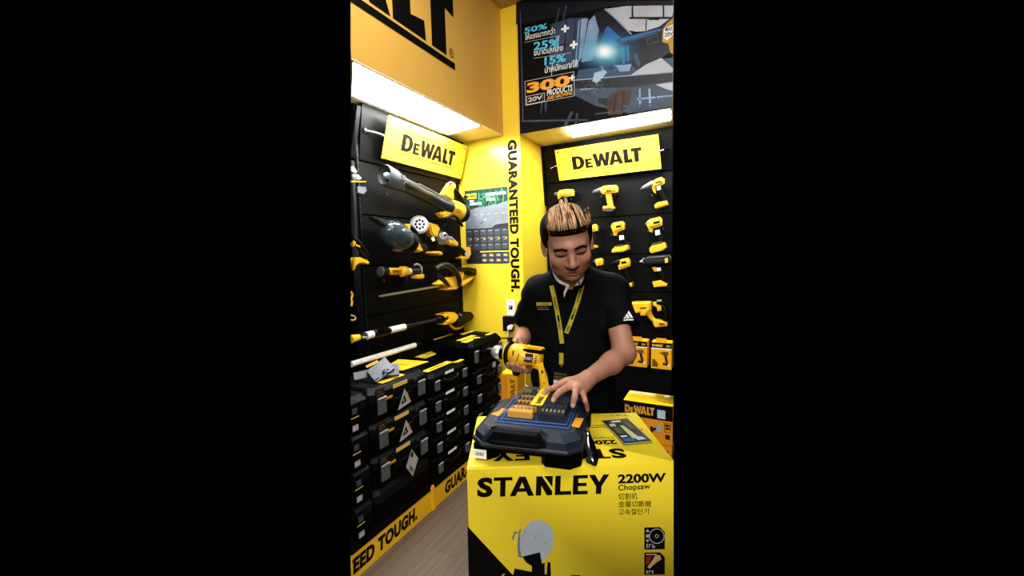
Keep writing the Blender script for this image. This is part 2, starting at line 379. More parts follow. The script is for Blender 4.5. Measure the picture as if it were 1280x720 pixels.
ms = MB(); ms.poly([pf(0, .48, 2), pf(.62, .48, 2), pf(.72, .52, 2), pf(1, .53, 2), pf(1, .82, 2), pf(.72, .78, 2), pf(.3, .76, 2), pf(0, .72, 2)]); obj('grey_field', ms, PGREY, po, False)
lb = MB(); pq(lb, .03, .885, .29, .955, 3); obj('logo_tile', lb, YEL2, po, False)
lt = MB(); logo(lt, pf(.07, .903, 4), pf(.25, 0, 4)-pf(0, 0, 4)-V((.05, 0, 0))*0, V((0, 0, .018)), False); obj('lettering', lt, INK, po, False)
tx = MB().text('New', pf(.52, .835, 3), V((.07, 0, 0)), V((0, 0, .026)), bold=.02); obj('headline', tx, WHITE, po, False)
tx = MB()
for a0, b0, a1, b1 in ((.12, .845, .22, .865), (.12, .80, .40, .83), (.50, .905, .74, .94), (.76, .905, .96, .94)): pq(tx, a0, b0, a1, b1, 3)
obj('headline_line', tx, WHITE, po, False)
gs = MB()
for i in range(6):
    for j in range(3):
        if i < 1 and j > 2: continue
        pq(gs, .02+i*.165, .19+j*.095, .16+i*.165, .275+j*.095, 3)
for i in range(4):
    for j in range(2): pq(gs, .36+i*.162, .015+j*.068, .505+i*.162, .075+j*.068, 3)
obj('picture_grid', gs, PMID, po, False)
pp = MB()
for i in range(6):
    for j in range(3):
        a, b = .04+i*.165, .20+j*.095
        pq(pp, a, b+.05, a+.09, b+.058, 4, 0)
        if (i*3+j) % 3 == 1:
            c = pf(a+.07, b+.03, 4); pp.poly([c+V((-.012, 0, -.006)), c+V((.0, 0, -.002)), c+V((.016, 0, .006)), c+V((.004, 0, .010))], 1)
for i in range(4):
    for j in range(2):
        c = pf(.43+i*.162, .045+j*.068, 4); pp.poly([c+V((-.016, 0, -.004)), c+V((.014, 0, -.008)), c+V((.018, 0, .004)), c+V((-.006, 0, .010))], 1 if (i+j) % 2 == 0 else 0)
pp.poly([pf(.36, .535, 3), pf(.45, .575, 3), pf(.46, .585, 3), pf(.37, .55, 3)], 2); pp.poly([pf(.45, .575, 3), pf(.5, .6, 3), pf(.5, .61, 3), pf(.455, .59, 3)], 3)
for k in range(5): pp.poly([pf(.2+k*.16, .66, 3), pf(.28+k*.16, .66, 3), pf(.28+k*.16, .668, 3), pf(.2+k*.16, .668, 3)], 0)
obj('product_print', pp, [LGRY, YEL, INK, WHITE], po, False)
bd = MB(); pq(bd, .33, .155, 1, .172, 3); obj('yellow_band', bd, YEL2, po, False)

# ================================================================== LARGE BANNER ON THE RIGHT BULKHEAD
YB = 2.4705
bn = thing('banner', 'large dark printed banner of a cutting tool throwing sparks', 'banner', (-.73, 2.47, 2.14))
BNX1 = -.268
def bp_(px, py, k=0):
    p = on(px, py, 1, YB-.0005-.0002*k); p.x = min(p.x, BNX1); p.z = min(max(p.z, 2.142), 2.952); return p
bk = MB().prism([V((-1.197, YB, 2.139)), V((BNX1, YB, 2.139)), V((BNX1, YB, 2.954)), V((-1.197, YB, 2.954))], V((0, 1, 0)), .0008)
obj('sheet', bk, mat('banner_ink', (8, 10, 17), .5, var=.4, scale=7, spec=.2), bn, False)
Z4 = lambda pts, k: [bp_(645+x/4.235, y/4.235, k) for x, y in pts]
def art(name, k, m, *polys):
    for p in polys: obj(name, MB().poly(Z4(p, k)), m, bn, False)
A1 = mat('banner_pale_sky', (186, 188, 196), .45, var=.12, scale=6); A2 = mat('banner_steel_blue', (58, 74, 98), .45, var=.3, scale=8)
A3 = mat('banner_pale_panel', (138, 164, 192), .45, var=.25, scale=9); A4 = mat('banner_navy', (13, 19, 33), .45, var=.4, scale=12)
A5 = mat('banner_blue_light', (46, 110, 176), .45, var=.25, scale=10); A6 = mat('banner_cyan', (92, 196, 236), .45, var=.1)
art('roof_print', 1, A1, [(465, 48), (600, 30), (850, 24), (850, 150), (640, 168), (590, 160), (480, 60)])
art('beam_print', 2, A4, [(612, 24), (620, 24), (622, 92), (612, 92)], [(776, 22), (784, 22), (786, 90), (777, 90)], [(600, 90), (850, 84), (850, 96), (600, 100)],
    [(688, 96), (694, 96), (690, 160), (684, 160)], [(700, 98), (760, 96), (756, 106), (702, 106)], [(0, 0), (850, 0), (850, 22), (500, 34), (0, 130)])
art('panel_print', 1.5, A2, [(185, 130), (280, 96), (372, 92), (330, 360), (170, 370), (180, 240)], [(330, 370), (850, 300), (850, 560), (600, 600), (420, 560), (300, 500)])
art('pale_panel_print', 3, A3, [(385, 110), (415, 80), (440, 90), (448, 150), (410, 318), (345, 330)], [(345, 100), (382, 96), (350, 300), (330, 330)])
art('blue_print', 3, A5, [(455, 170), (500, 120), (600, 190), (770, 160), (778, 200), (560, 260), (540, 370), (450, 360), (430, 290)])
art('pipe_print', 4, A4, [(412, 66), (465, 46), (610, 186), (560, 205), (480, 130), (440, 250), (418, 330), (404, 320), (440, 160)],
    [(524, 212), (640, 178), (760, 140), (825, 90), (850, 60), (850, 262), (780, 300), (640, 372), (612, 346), (600, 260), (560, 250)],
    [(300, 420), (560, 400), (850, 378), (850, 425), (620, 460), (300, 470)], [(520, 240), (545, 235), (548, 360), (522, 366)], [(452, 300), (520, 330), (516, 372), (440, 360)])
art('grip_print', 5, A5, [(556, 240), (580, 232), (578, 300), (556, 310)], [(545, 206), (760, 150), (775, 160), (560, 224)])
art('glove_print', 5, mat('banner_glove_brown', (70, 42, 22), .45, var=.4, scale=18), [(500, 500), (560, 470), (612, 480), (600, 560), (560, 605), (490, 610), (480, 560)])
art('glove_stripe', 6, mat('banner_glove_black', (22, 20, 22), .45), [(524, 500), (536, 496), (524, 590), (512, 596)], [(566, 480), (576, 480), (566, 585), (556, 592)], [(430, 520), (490, 520), (480, 560), (440, 545)])
art('cloth_print', 5, A1, [(605, 398), (690, 340), (770, 306), (850, 356), (850, 380)], [(740, 448), (850, 430), (850, 478), (790, 470)])
art('frame_print', 5, A2, [(150, 560), (160, 520), (168, 520), (158, 600)], [(250, 690), (290, 590), (306, 590), (270, 690)], [(30, 636), (380, 630), (380, 640), (30, 646)], [(318, 600), (330, 596), (326, 650), (312, 660)])
art('far_frame_print', 5, A3, [(650, 470), (660, 468), (662, 560), (652, 566)], [(700, 470), (712, 468), (716, 560), (704, 560)], [(640, 520), (850, 498), (850, 506), (640, 530)])
art('tool_print', 6, mat('banner_tool_yellow', (190, 146, 40), .45, var=.15), [(776, 160), (800, 122), (830, 96), (850, 92), (850, 282), (818, 280), (806, 232), (774, 222)])
art('tool_label_print', 7, WHITE, [(784, 150), (836, 128), (850, 180), (800, 214), (780, 200)])
art('shoe_print', 6, A3, [(520, 345), (612, 340), (600, 376), (548, 380), (540, 362)])
art('panel_seam_print', 2.2, A4, [(200, 132), (204, 130), (196, 366), (192, 368)], [(262, 104), (268, 102), (256, 364), (250, 364)], [(312, 98), (316, 97), (300, 362), (296, 362)], [(184, 240), (356, 226), (355, 231), (184, 246)])
art('panel_glint_print', 2.4, A3, [(330, 110), (338, 108), (318, 352), (312, 352)], [(214, 190), (232, 186), (226, 226), (212, 230)], [(340, 470), (420, 462), (424, 468), (340, 478)])
art('lattice_print', 5.5, A2, [(20, 60), (26, 58), (40, 640), (33, 642)], [(226, 40), (234, 38), (214, 130), (206, 132)], [(262, 30), (272, 28), (256, 100), (246, 102)], [(560, 560), (850, 532), (850, 540), (560, 570)], [(735, 470), (742, 469), (748, 545), (741, 546)], [(420, 600), (850, 545), (850, 552), (420, 608)], [(128, 600), (134, 598), (146, 500), (140, 500)])
art('tool_highlight_print', 5.2, A2, [(600, 214), (750, 170), (756, 176), (604, 224)], [(690, 205), (752, 186), (755, 222), (694, 240)], [(620, 300), (640, 280), (660, 340), (648, 360)], [(770, 150), (826, 100), (830, 104), (776, 158)])
art('tool_window_print', 5.4, A4, [(695, 209), (748, 192), (750, 219), (698, 235)])
art('beam_edge_print', 5.3, A3, [(470, 46), (476, 44), (616, 180), (608, 184)], [(300, 422), (850, 374), (850, 380), (300, 428)])
art('hand_print', 5.6, A4, [(548, 236), (600, 228), (612, 330), (560, 344), (540, 300)])
art('finger_print', 5.8, A5, [(556, 250), (574, 246), (578, 336), (562, 338)], [(582, 244), (596, 240), (602, 320), (588, 326)])
tk = MB()
for (x, y, w, h, s) in ((790, 168, 40, 22, 'MAX'), (786, 196, 46, 22, '20V')):
    o = Z4([(x, y), (x+w, y-8), (x, y-h)], 8); tk.text(s, o[0], o[1]-o[0], o[2]-o[0], bold=.02)
obj('tool_label_lettering', tk, INK, bn, False)
def glow_material():
    m = bpy.data.materials.new('flash_print'); m.use_nodes = True; nt = m.node_tree; b = nt.nodes['Principled BSDF']; N = nt.nodes.new; lk = nt.links.new
    at = N('ShaderNodeAttribute'); at.attribute_name = 'fade'; r = N('ShaderNodeValToRGB'); lk(at.outputs['Fac'], r.inputs[0])
    e = r.color_ramp.elements; e[0].color = rgb((30, 110, 200)); e[1].color = (1, 1, 1, 1); e.new(.55).color = rgb((120, 220, 250))
    lk(r.outputs[0], b.inputs['Base Color']); b.inputs['Roughness'].default_value = .45
    pw = N('ShaderNodeMath'); pw.operation = 'POWER'; pw.inputs[1].default_value = 1.3; lk(at.outputs['Fac'], pw.inputs[0]); lk(pw.outputs[0], b.inputs['Alpha']); return m
g = MB(); cx, cy = 470, 272; rings = []
for r in (0, 20, 48, 90, 140):
    rings.append([bp_(645+(cx+cos(a)*r*(1.6 if r > 40 else 1.1))/4.235, (cy+sin(a)*r)/4.235, 9) for a in [2*pi*k/32 for k in range(32)]])
vs = [p for R_ in rings for p in R_]; fs = [(i*32+k, i*32+(k+1) % 32, (i+1)*32+(k+1) % 32, (i+1)*32+k) for i in range(4) for k in range(32)]
g.add(vs, fs); fo = obj('flash_print', g, glow_material(), bn, False)
at = fo.data.attributes.new('fade', 'FLOAT', 'POINT'); fv = [1, .92, .55, .22, 0]
at.data.foreach_set('value', [fv[i//32] for i in range(len(vs))])
sp = MB()
for k in range(420):
    t = random.random()**.8; a = random.gauss(0, .34); x = 470-75*t+a*150*t-6; y = 350+170*t+random.gauss(0, 12)
    s = random.uniform(.4, 1.7)*(1.4-t*.6); p = Z4([(x-s, y), (x, y-s), (x+s, y), (x, y+s)], 9); sp.poly(p)
sp.poly(Z4([(415, 385), (470, 370), (482, 384), (430, 440), (405, 430)], 8))
so = obj('spark_print', sp, PALEB, bn, False); so['kind'] = 'stuff'
def btext(name, items, m, k=10):
    for s, (x0, y0), (x1, y1), h, bo in items:
        q = MB(); o = Z4([(x0, y0), (x1, y1), (x0+h*.03, y0-h)], k); q.text(s, o[0], o[1]-o[0], o[2]-o[0], bold=bo); obj(name, q, m, bn, False)
btext('figure_lettering', [('50%', (44, 178), (165, 152), 30, .03), ('25%', (92, 268), (228, 246), 44, .03), ('15%', (150, 346), (264, 326), 42, .03)], A6)
btext('thai_lettering', [('ให้แรงมากกว่า', (48, 214), (206, 178), 36, .012), ('ขนาดเล็กลง', (94, 296), (248, 268), 38, .012), ('น้ำหนักเบา/ใช้', (152, 388), (326, 352), 38, .012),
                           ('+', (238, 176), (280, 168), 40, .04), ('+', (284, 262), (326, 254), 42, .04), ('+', (282, 430), (312, 424), 32, .04), ('PRODUCTS', (164, 508), (298, 480), 32, .022)], WHITE)
btext('product_count_lettering', [('300', (56, 496), (286, 452), 56, .05), ('AND GROWING', (164, 530), (298, 500), 19, .03)], mat('banner_amber', (238, 170, 60), .45))
fr = MB()
def frame(c, w, k=10):
    for i in range(4):
        a, b = c[i], c[(i+1) % 4]; dx, dy = b[0]-a[0], b[1]-a[1]; l = math.hypot(dx, dy); nx, ny = -dy/l*w, dx/l*w
        fr.poly(Z4([a, b, (b[0]+nx, b[1]+ny), (a[0]+nx, a[1]+ny)], k))
frame([(46, 430), (308, 378), (310, 508), (50, 560)], 2.6); frame([(54, 510), (152, 490), (152, 536), (56, 556)], 3)
for x0, y0, x1, y1 in ((44, 226, 214, 192), (92, 310, 290, 280)): fr.poly(Z4([(x0, y0), (x1, y1), (x1, y1-2), (x0, y0-2)], 10))
fr.poly(Z4([(186, 408), (190, 400), (196, 330), (192, 330)], 10))
o = Z4([(64, 542), (140, 526), (65, 518)], 10); fr.text('20V', o[0], o[1]-o[0], o[2]-o[0], bold=.03)
obj('frame_lines', fr, mat('banner_frame_lines', (214, 200, 190), .45), bn, False)
# ================================================================== TOOLS ON THE LEFT PEGBOARD
NX = V((1, 0, 0))
def zl(s, x0, y0, pts, off): return [PL(x0+x/s, y0+y/s, off) for x, y in pts]
def word(mb, o, ux, uy): return logo(mb, o, ux, uy, bars=False)
def hooks(t, pts, wall):
    for px, py in pts:
        if wall == 'L': a, b = PL(px, py, .0), PL(px, py, .05)
        else: a, b = PR(px, py, .0), PR(px, py, .05)
        m = MB(); m.tube([a, b, b+V((0, 0, .012))], .0035, 6); obj('hook', m, GRYP, t)
# leaf blower
t = thing('leaf_blower', 'yellow and black leaf blower with a long grey tube below the tilted sign', 'leaf blower', PL(575, 268, .13))
a, b = PL(480, 218.5, .15), PL(564, 260, .13); ax = (b-a).normalized()
m = MB(); m.lathe(a+(b-a)*.20, b, [(0, .037), (.35, .038), (.36, .036), (.80, .038), (.81, .043), (1, .044)], 24); obj('tube', m, mat('blower_tube', (40, 46, 52), .3, var=.1), t)
m = MB(); m.lathe(a, a+(b-a)*.24, [(0, .052), (.04, .056), (.45, .055), (.8, .043), (1, .040), (1, .036), (.5, .046), (.06, .050), (.04, .049)], 24, flat=.85, caps=False); obj('nozzle', m, GRYP, t)
m = MB(); m.lathe(a+(b-a)*.10, a+(b-a)*.14, [(0, .0480), (1, .042)], 24, flat=.85); obj('nozzle_mouth', m, BLKM, t)
m = MB(); m.ball(a+(b-a)*.06+V((0, 0, .006)), (.018, .04, .020)); obj('nozzle_deflector', m, LGRY, t)
m = MB(); m.lathe(a+(b-a)*.42+V((.02, 0, .034)), a+(b-a)*.80+V((.02, 0, .034)), [(0, .006), (1, .006)], 8); obj('tube_rib', m, GRYP, t); m = MB(); m.box(a+(b-a)*.16+NX*.045+V((0, 0, .012)), (.012, .03, .03), .003); obj('nozzle_button', m, GRYP, t)
p0, p1 = b-ax*.02, b+ax*.105
m = MB(); m.lathe(p0, p1, [(0, .046), (.1, .052), (.55, .060), (.9, .058), (1, .05)], 24); m.prism(zl(7.2, 510, 200, [(300, 310), (330, 262), (366, 206), (400, 206), (412, 240), (388, 285), (392, 360), (330, 345)], .13), NX, .05, .008)
m.prism(zl(7.2, 510, 200, [(262, 480), (330, 455), (385, 470), (350, 512), (300, 520)], .13), NX, .05, .008); obj('motor_housing', m, YEL, t)
m = MB(); m.tube(zl(7.2, 510, 200, [(395, 250), (430, 285), (462, 330), (480, 372), (500, 395)], .13), [.017, .017, .018, .02, .022], 12, smooth=4); m.tube(zl(7.2, 510, 200, [(480, 372), (505, 352), (520, 330)], .13), .014, 10, smooth=3); obj('grip', m, BLK, t)
m = MB(); m.lathe(p1-ax*.01, p1+ax*.055, [(0, .058), (.3, .064), (.5, .058), (.55, .064), (.8, .058), (1, .045)], 24)
for k in range(5):
    an = .5+k*.42; m.tube([p1+ax*.02+V((.06*cos(an), 0, .06*sin(an))), p1+ax*.065+V((.045*cos(an), 0, .045*sin(an)))], .006, 6)
obj('intake_grille', m, BLK, t)
m = MB(); m.tube(zl(7.2, 510, 200, [(345, 530), (385, 505), (420, 505), (455, 540), (490, 596)], .19), .009, 8, smooth=3); m.prism(zl(7.2, 510, 200, [(385, 540), (440, 560), (420, 572), (390, 566)], .17), NX, .03, .004, 0); obj('lower_handle', m, BLK, t)
m = MB(); m.tube(zl(7.2, 510, 200, [(352, 250), (360, 215), (390, 205), (418, 228), (416, 250)], .15), .007, 8, smooth=4); obj('hanging_ring', m, LGRY, t)
m = MB(); o = zl(7.2, 510, 200, [(420, 435), (482, 468), (424, 408)], .193); word(m, o[0], o[1]-o[0], (o[2]-o[0])*.5); word(m, o[0]-V((0, 0, .016)), o[1]-o[0], (o[2]-o[0])*.5); obj('lettering', m, INK, t, False)
hooks(t, ((484, 244), (556, 282)), 'L')
# hand vacuum
t = thing('hand_vacuum', 'yellow hand vacuum with a smoked clear dust bowl and flat nozzle', 'vacuum', PL(512, 304, .11))
m = MB(); m.prism(zl(7.2, 436, 190, [(192, 588), (215, 586), (330, 622), (380, 650), (372, 700), (320, 680), (215, 606)], .11), NX, .05, .006); obj('nozzle', m, mat('nozzle_slate', (58, 64, 72), .35), t)
a, b = PL(479, 283, .11), PL(510, 303, .11)
m = MB(); m.lathe(a, b, [(0, .02), (.08, .045), (.3, .068), (.6, .074), (.85, .066), (1, .05)], 28); obj('dust_bowl', m, SMOKE, t)
m = MB(); m.lathe(a+(b-a)*.30, b, [(0, .02), (.1, .045), (.7, .05), (1, .048)], 18); obj('filter', m, mat('filter_dark', (40, 44, 50), .7), t)
m = MB(); m.lathe(b-(b-a)*.06, b+(b-a)*.14, [(0, .062), (.5, .066), (1, .058)], 24); obj('collar', m, BLK, t)
m = MB(); m.prism(zl(7.2, 436, 280, [(512, 90), (545, 88), (600, 150), (612, 190), (640, 240), (600, 255), (545, 248), (520, 170)], .11), NX, .075, .012); m.prism(zl(7.2, 436, 280, [(478, 10), (500, 0), (535, 0), (530, 60), (510, 92), (490, 70)], .11), NX, .05, .008); obj('motor_housing', m, YEL, t)
m = MB(); m.tube(zl(7.2, 436, 280, [(520, 20), (560, 40), (600, 90), (628, 160), (640, 215)], .11), [.016, .018, .019, .018, .02], 12, smooth=4); obj('handle', m, BLK, t)
m = MB(); m.prism(zl(7.2, 436, 280, [(612, 190), (660, 178), (690, 210), (680, 240), (640, 250)], .11), NX, .06, .006); obj('battery', m, mat('battery_black', (26, 28, 30), .4), t)
m = MB(); m.prism(zl(7.2, 436, 280, [(405, 240), (470, 198), (510, 215), (505, 240), (440, 250)], .10), NX, .04, .006); obj('filter_flap', m, mat('beige_felt', (176, 140, 118), .8), t)
m = MB(); o = zl(7.2, 436, 280, [(540, 150), (590, 178), (548, 128)], .151); word(m, o[0], o[1]-o[0], o[2]-o[0]); obj('lettering', m, INK, t, False)
# spotlight torch
t = thing('spotlight', 'yellow pistol-grip spotlight with a round silver lamp face', 'work light', PL(535, 283, .1))
c = PL(524.5, 280.5, .12); d = V((.72, -.62, .08)).normalized(); 
m = MB(); m.lathe(c, c-d*.10, [(0, .048), (.1, .052), (.25, .050), (.7, .032), (1, .026)], 24); obj('lamp_head', m, YEL, t)
m = MB(); m.lathe(c+d*.004, c-d*.012, [(0, .044), (.3, .053), (1, .054)], 28); obj('bezel', m, LGRY, t)
m = MB(); m.lathe(c+d*.006, c+d*.002, [(0, .040), (1, .042)], 24)
obj('lens', m, WPLAS, t)
m = MB(); e1, e2, e3 = ortho(d)
for k in range(9):
    r = 0 if k == 0 else .024; an = k*pi/4; m.lathe(c+d*.0065+(e2*cos(an)+e3*sin(an))*r, c+d*.008+(e2*cos(an)+e3*sin(an))*r, [(0, .0075), (1, .006)], 8)
obj('lamp_cell', m, INK, t)
m = MB(); m.prism(zl(7.2, 510, 200, [(160, 560), (240, 585), (266, 620), (250, 650), (240, 690), (200, 690), (175, 650)], .09), NX, .06, .01); obj('body', m, YEL, t)
m = MB(); m.prism(zl(7.2, 510, 290, [(205, 70), (240, 50), (290, 150), (300, 180), (262, 196), (235, 150)], .09), NX, .035, .008); obj('grip', m, BLK, t)
m = MB(); m.prism(zl(7.2, 510, 290, [(205, 55), (232, 40), (245, 75), (220, 88)], .112), NX, .004, .001); obj('tag', m, WHITE, t)
m = MB(); m.prism(zl(7.2, 510, 290, [(192, 190), (215, 172), (262, 178), (270, 205), (240, 210)], .09), NX, .09, .008); obj('foot', m, YEL, t)
m = MB(); m.prism(zl(7.2, 510, 290, [(255, 150), (300, 155), (302, 190), (270, 200)], .09), NX, .07, .006); obj('battery', m, BLK, t)
# cut-off tool
t = thing('cut_off_tool', 'small slanted tool with a silver head and yellow battery', 'power tool', PL(563, 306, .1))
c = PL(552, 297, .11); d = V((.75, -.5, .35)).normalized()
m = MB(); m.lathe(c-d*.02, c+d*.03, [(0, .045), (.4, .05), (.5, .045), (1, .025)], 24); obj('guard', m, STEEL, t)
m = MB(); m.ball(c+d*.02+V((0, .015, .01)), (.022, .022, .022)); m.lathe(PL(553, 295, .12), PL(563, 300, .11), [(0, .02), (1, .024)], 12); obj('gear_head', m, CHROME, t)
m = MB(); m.prism(zl(7.2, 510, 290, [(330, 72), (372, 40), (432, 96), (428, 130), (390, 122), (345, 112)], .1), NX, .05, .008); obj('housing', m, YEL, t)
m = MB(); m.tube(zl(7.2, 510, 290, [(415, 100), (450, 140), (485, 172), (510, 200)], .1), [.016, .016, .018, .02], 12, smooth=3); obj('grip', m, BLK, t)
m = MB(); m.prism(zl(7.2, 510, 290, [(452, 232), (500, 215), (512, 135), (532, 135), (540, 200), (520, 245), (460, 246)], .1), NX, .06, .006); obj('battery', m, YEL, t)
m = MB(); m.prism(zl(7.2, 510, 290, [(510, 190), (540, 175), (545, 215), (522, 225)], .132), NX, .006, .001); obj('battery_label', m, LGRY, t)
# area light
t = thing('work_light', 'long yellow cylinder work light lying level with a black hooked end', 'work light', PL(498, 340, .08))
a, b = PL(475, 339.3, .09), PL(521, 339.5, .08); q = lambda u: a+(b-a)*u
m = MB(); m.lathe(q(.17), q(.52), [(0, .021), (1, .021)], 18); m.lathe(q(.52), q(.72), [(0, .023), (.1, .030), (.7, .030), (1, .022)], 18); obj('body', m, YEL, t)
m = MB(); m.lathe(q(.0), q(.17), [(0, .020), (.1, .028), (.8, .028), (1, .023)], 18); obj('end_cap', m, BLK, t)
m = MB(); m.lathe(q(-.005), q(.02), [(0, .018), (.3, .026), (1, .027)], 18); obj('end_ring', m, STEEL, t)
m = MB(); m.lathe(q(.70), q(.78), [(0, .0215), (1, .0215)], 16); obj('label_band', m, WHITE, t)
m = MB(); m.lathe(q(.78), q(1.05), [(0, .021), (.3, .023), (1, .024)], 16); obj('grip', m, mat('grip_slate', (28, 34, 42), .4), t)
m = MB(); m.tube(zl(7.2, 436, 280, [(590, 370), (620, 362), (650, 385), (654, 420), (648, 450)], .085), .007, 8, smooth=4); obj('hanging_hook', m, LGRY, t)
m = MB(); m.prism(zl(7.2, 436, 280, [(578, 458), (655, 452), (655, 485), (630, 495), (585, 490)], .085), NX, .05, .005); obj('battery', m, YEL, t)
m = MB(); m.box(q(.35)+NX*.0205, (.004, .085, .024), .001); obj('lettering_plate', m, mat('amber_label', (232, 160, 20), .5), t)
m = MB(); word(m, q(.35)+V((.0232, -.032, -.007)), V((0, .064, 0)), V((0, 0, .014))); obj('lettering', m, INK, t, False)
hooks(t, ((480, 352), (508, 350)), 'L')
# hedge trimmer
t = thing('hedge_trimmer', 'yellow hedge trimmer with a long straight blade and black front guard', 'hedge trimmer', PL(562, 352, .12))
a, b = PL(474, 370.5, .12), PL(553, 357, .12); u = (b-a); w_ = V((0, u.z, -u.y)).normalized()
m = MB(); m.prism([a-w_*.003, a+u*.03-w_*.005, b-w_*.006, b+w_*.006, a+u*.03+w_*.005, a+w_*.003], NX, .006)
obj('blade', m, mat('blade_brass', (176, 168, 120), .35, .6), t)
m = MB()
for k in range(24):
    o = a+u*(.05+k*.037); m.prism([o-w_*.004, o+u*.012-w_*.009, o+u*.02-w_*.004], NX, .005)
obj('blade_teeth', m, GRYP, t)
m = MB(); m.prism(zl(7.2, 510, 290, [(255, 470), (300, 440), (350, 405), (420, 398), (440, 440), (425, 480), (395, 515), (310, 522), (340, 492)], .12), NX, .09, .012); obj('motor_housing', m, YEL, t)
m = MB(); m.tube(zl(7.2, 510, 290, [(250, 330), (300, 305), (350, 300), (400, 330), (440, 380), (462, 430), (462, 490)], .18), [.012, .017, .019, .019, .018, .017, .012], 12, smooth=4)
m.prism(zl(7.2, 510, 290, [(265, 375), (300, 380), (350, 440), (380, 480), (368, 492), (300, 440), (262, 410)], .18), NX, .012, .003); obj('front_guard', m, mat('guard_black', (24, 28, 36), .3), t)
m = MB(); m.prism(zl(7.2, 510, 290, [(350, 330), (400, 345), (420, 395), (345, 405), (330, 370)], .12), NX, .07, .01); obj('gear_cover', m, BLK, t)
m = MB(); m.tube(zl(7.2, 510, 290, [(445, 365), (490, 372), (478, 400), (470, 470), (520, 445), (560, 420), (582, 398)], .12), [.014, .012, .012, .017, .016, .015, .012], 10, smooth=3); obj('handle', m, YEL, t)
m = MB(); m.prism(zl(7.2, 510, 290, [(420, 322), (520, 318), (585, 330), (585, 392), (540, 385), (500, 355), (440, 352)], .12), NX, .07, .01); obj('battery', m, BLK, t)
# string trimmer
t = thing('string_trimmer', 'long black and white shafted trimmer with a yellow motor end', 'trimmer', PL(556, 398, .1))
a, b = PL(438.6, 424, .1), PL(552, 398, .1); q = lambda u: a+(b-a)*u
m = MB(); m.lathe(q(0), q(.07), [(0, .02), (.5, .019), (1, .015)], 16); obj('yellow_end', m, YEL, t)
m = MB(); m.lathe(q(.07), q(.125), [(0, .0165), (1, .0165)], 16); obj('label_sleeve', m, BLK, t)
m = MB(); m.text('18m', q(.078)+V((.017, 0, -.006)), (q(.118)-q(.078)), V((0, 0, .011)), bold=.03); obj('lettering', m, WHITE, t, False)
m = MB(); m.lathe(q(.13), q(.19), [(0, .02), (1, .02)], 16); obj('white_sleeve', m, WPLAS, t); m = MB(); m.lathe(q(.36), q(.52), [(0, .0185), (1, .0185)], 16); obj('white_sleeve', m, WPLAS, t)
m = MB(); m.lathe(q(.19), q(.36), [(0, .015), (.1, .022), (.8, .022), (1, .017)], 14); m.box(q(.27)+V((.01, 0, .012)), (.03, .07, .025), .004); obj('clamp', m, BLK, t)
m = MB(); m.lathe(q(.06), q(.97), [(0, .0115), (1, .0115)], 14); obj('shaft', m, mat('shaft_black', (30, 31, 34), .3), t)
m = MB(); m.lathe(q(.93), q(1.03), [(0, .02), (.5, .03), (1, .034)], 18); obj('collar', m, BLK, t)
m = MB(); m.prism(zl(7.11, 436, 380, [(800, 95), (830, 85), (900, 70), (930, 90), (935, 130), (900, 165), (820, 182), (835, 130)], .1), NX, .09, .014); obj('motor_housing', m, YEL, t)
m = MB(); m.prism(zl(7.11, 436, 380, [(932, 85), (1000, 66), (1050, 68), (1078, 95), (1062, 140), (1020, 160), (960, 200), (918, 190), (915, 150)], .1), NX, .08, .01); m.tube(zl(7.11, 436, 380, [(1060, 105), (1092, 106)], .1), .005, 6); obj('battery', m, BLK, t)
m = MB(); m.tube(zl(7.11, 436, 380, [(885, 165), (920, 205), (950, 220), (1000, 205), (1020, 170), (1055, 130)], .1), [.011, .010, .009, .009, .008, .006], 10, smooth=4); obj('handle', m, YEL, t)
m = MB()
for x, y in ((950, 92), (985, 88), (1000, 100), (965, 106)): m.prism(zl(7.11, 436, 380, [(x-8, y-3), (x+8, y-5), (x+8, y+2), (x-8, y+4)], .142), NX, .002)
obj('battery_mark', m, LGRY, t, False)
# white extension pole
t = thing('extension_pole', 'plain white extension pole sloping up below the trimmer', 'pole', PL(478, 443, .08))
a, b = PL(438.8, 455.5, .08), PL(519, 431.5, .08); d = (b-a)
m = MB(); m.lathe(a, b, [(0, .0155), (.99, .0155), (1, .013)], 16); obj('tube', m, ALU, t)
m = MB(); m.lathe(b, b+d*.1, [(0, .012), (.3, .014), (.35, .009), (1, .007)], 12); obj('end_fitting', m, BLK, t)
hooks(t, ((450, 466), (500, 446)), 'L')
# things cut by the seen edge of the shop
t = thing('reciprocating_saw', 'tail end of a yellow and black saw at the edge of the neighbouring bay', 'power tool', PL(446, 322, .1))
m = MB(); m.tube(zl(7.2, 436, 280, [(18, 130), (60, 160), (110, 215), (158, 285), (165, 315)], .1), [.02, .02, .018, .016, .012], 12, smooth=3); obj('grip', m, BLK, t)
m = MB(); m.prism(zl(7.2, 436, 280, [(17, 300), (70, 300), (150, 340), (146, 366), (100, 352), (60, 352), (30, 380), (17, 415)], .1), NX, .06, .008); obj('housing', m, YEL, t); m = MB(); m.prism(zl(7.2, 436, 280, [(17, 150), (36, 165), (30, 195), (17, 205)], .1), NX, .05, .004); obj('rear_cap', m, YEL, t)
m = MB(); m.tube(zl(7.2, 436, 280, [(172, 280), (176, 300), (158, 330)], .1), .003, 6); obj('clip', m, LGRY, t)
m = MB(); m.prism(zl(7.2, 436, 280, [(60, 180), (100, 196), (104, 212), (66, 196)], .122), NX, .003); obj('badge', m, YEL, t)
t = thing('power_tool', 'scrap of a small yellow tool low on the neighbouring bay', 'power tool', PL(440, 380, .06))
m = MB(); m.tube(zl(7.2, 436, 280, [(18, 610), (34, 640), (22, 670), (30, 700), (22, 740)], .06), .006, 8, smooth=3); obj('trim_strip', m, YEL, t)
